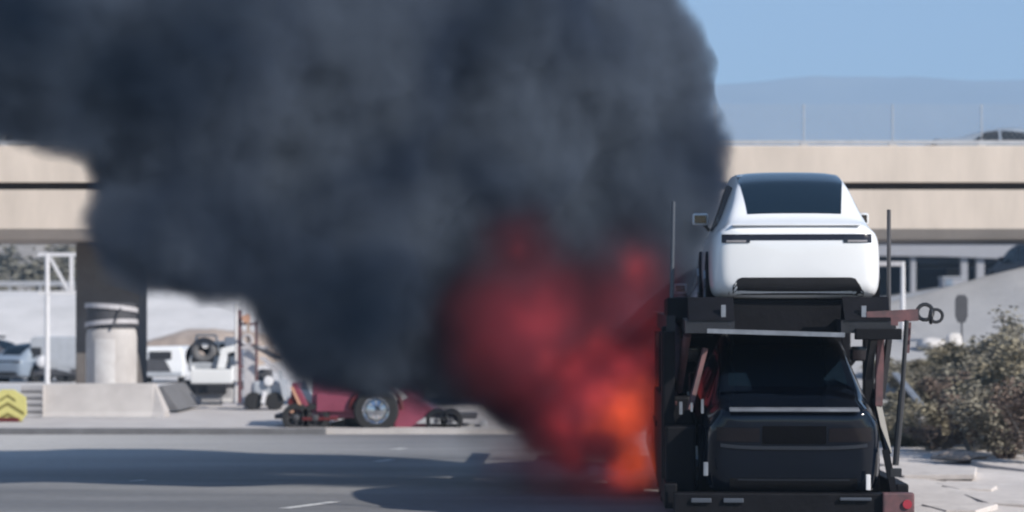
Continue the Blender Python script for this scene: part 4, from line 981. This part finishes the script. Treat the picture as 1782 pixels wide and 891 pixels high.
FL = [(905, 440, 150, 31.2), (930, 570, 180, 31.0), (1010, 640, 180, 31.0), (1060, 740, 150, 30.7), (1095, 790, 100, 30.4), (970, 760, 150, 30.7), (1110, 480, 130, 31.0), (1100, 620, 120, 31), (890, 680, 150, 31.2), (920, 790, 110, 30.7), (860, 560, 170, 31.2), (1140, 560, 100, 31.4), (1150, 700, 100, 31.4), (1000, 520, 170, 31.2), (1020, 820, 100, 30.4), (1100, 400, 110, 31.4), (1100, 840, 110, 30.0), (1000, 850, 90, 30.1), (930, 830, 90, 30.3), (860, 800, 90, 30.4), (830, 760, 80, 30.6)]
em0 = [blob(930, 570, 215, 30.7), blob(1040, 690, 215, 30.6), blob(1090, 520, 170, 31), blob(900, 440, 130, 30.9), blob(1050, 810, 150, 30.1), blob(960, 810, 120, 30.2), blob(1100, 840, 100, 30.0), blob(880, 790, 110, 30.2), blob(820, 620, 120, 30.8)]
em1 = [blob(940, 560, 75, 30.7), blob(1000, 640, 62, 30.6), blob(1105, 465, 62, 30.7), blob(1120, 550, 60, 30.6), blob(1050, 690, 80, 30.4), blob(980, 740, 60, 30.4), blob(1085, 640, 66, 30.6), blob(1130, 620, 50, 31), blob(1130, 760, 50, 31), blob(1040, 600, 60, 30.6), blob(1080, 820, 70, 29.9), blob(1000, 800, 60, 30.0), blob(950, 620, 60, 30.6), blob(900, 440, 40, 30.8)]
em2 = [blob(1075, 715, 92, 30.1), blob(1105, 795, 84, 29.9), blob(1125, 690, 56, 30.3), blob(1030, 740, 50, 30.1)]
flames = volume_obj('flames', [blob(*s_) for s_ in FL], 2.4, (0.030, 0.032, 0.045), 1.0, 1.3, .30,
    emis=[(em0, (1.0, .13, .19), .50, 1.8), (em1, (1.0, .085, .085), 1.5, .75), (em2, (1.0, .115, .02), 8.0, 1.0)], voxel=.13, hull=1.02)
tag(flames, 'red and orange flames in thin smoke beside the left side of the hauler', 'fire')

# ------------------------------------------------------------------ haze: one closed box of even, thin air
mb = MB(); mb.box((500, 2330, 315), (6400, 4900, 650)); hz = mb.build('haze', bpy.data.materials.new('haze')); hm = hz.data.materials[0]; hm.use_nodes = True
n = hm.node_tree; n.nodes.clear(); o_ = n.nodes.new('ShaderNodeOutputMaterial'); v_ = n.nodes.new('ShaderNodeVolumePrincipled')
v_.inputs['Color'].default_value = (0.52, 0.74, 1.0, 1); v_.inputs['Density'].default_value = 0.00036; v_.inputs['Anisotropy'].default_value = 0.0
n.links.new(v_.outputs[0], o_.inputs['Volume']); hz['kind'] = 'stuff'
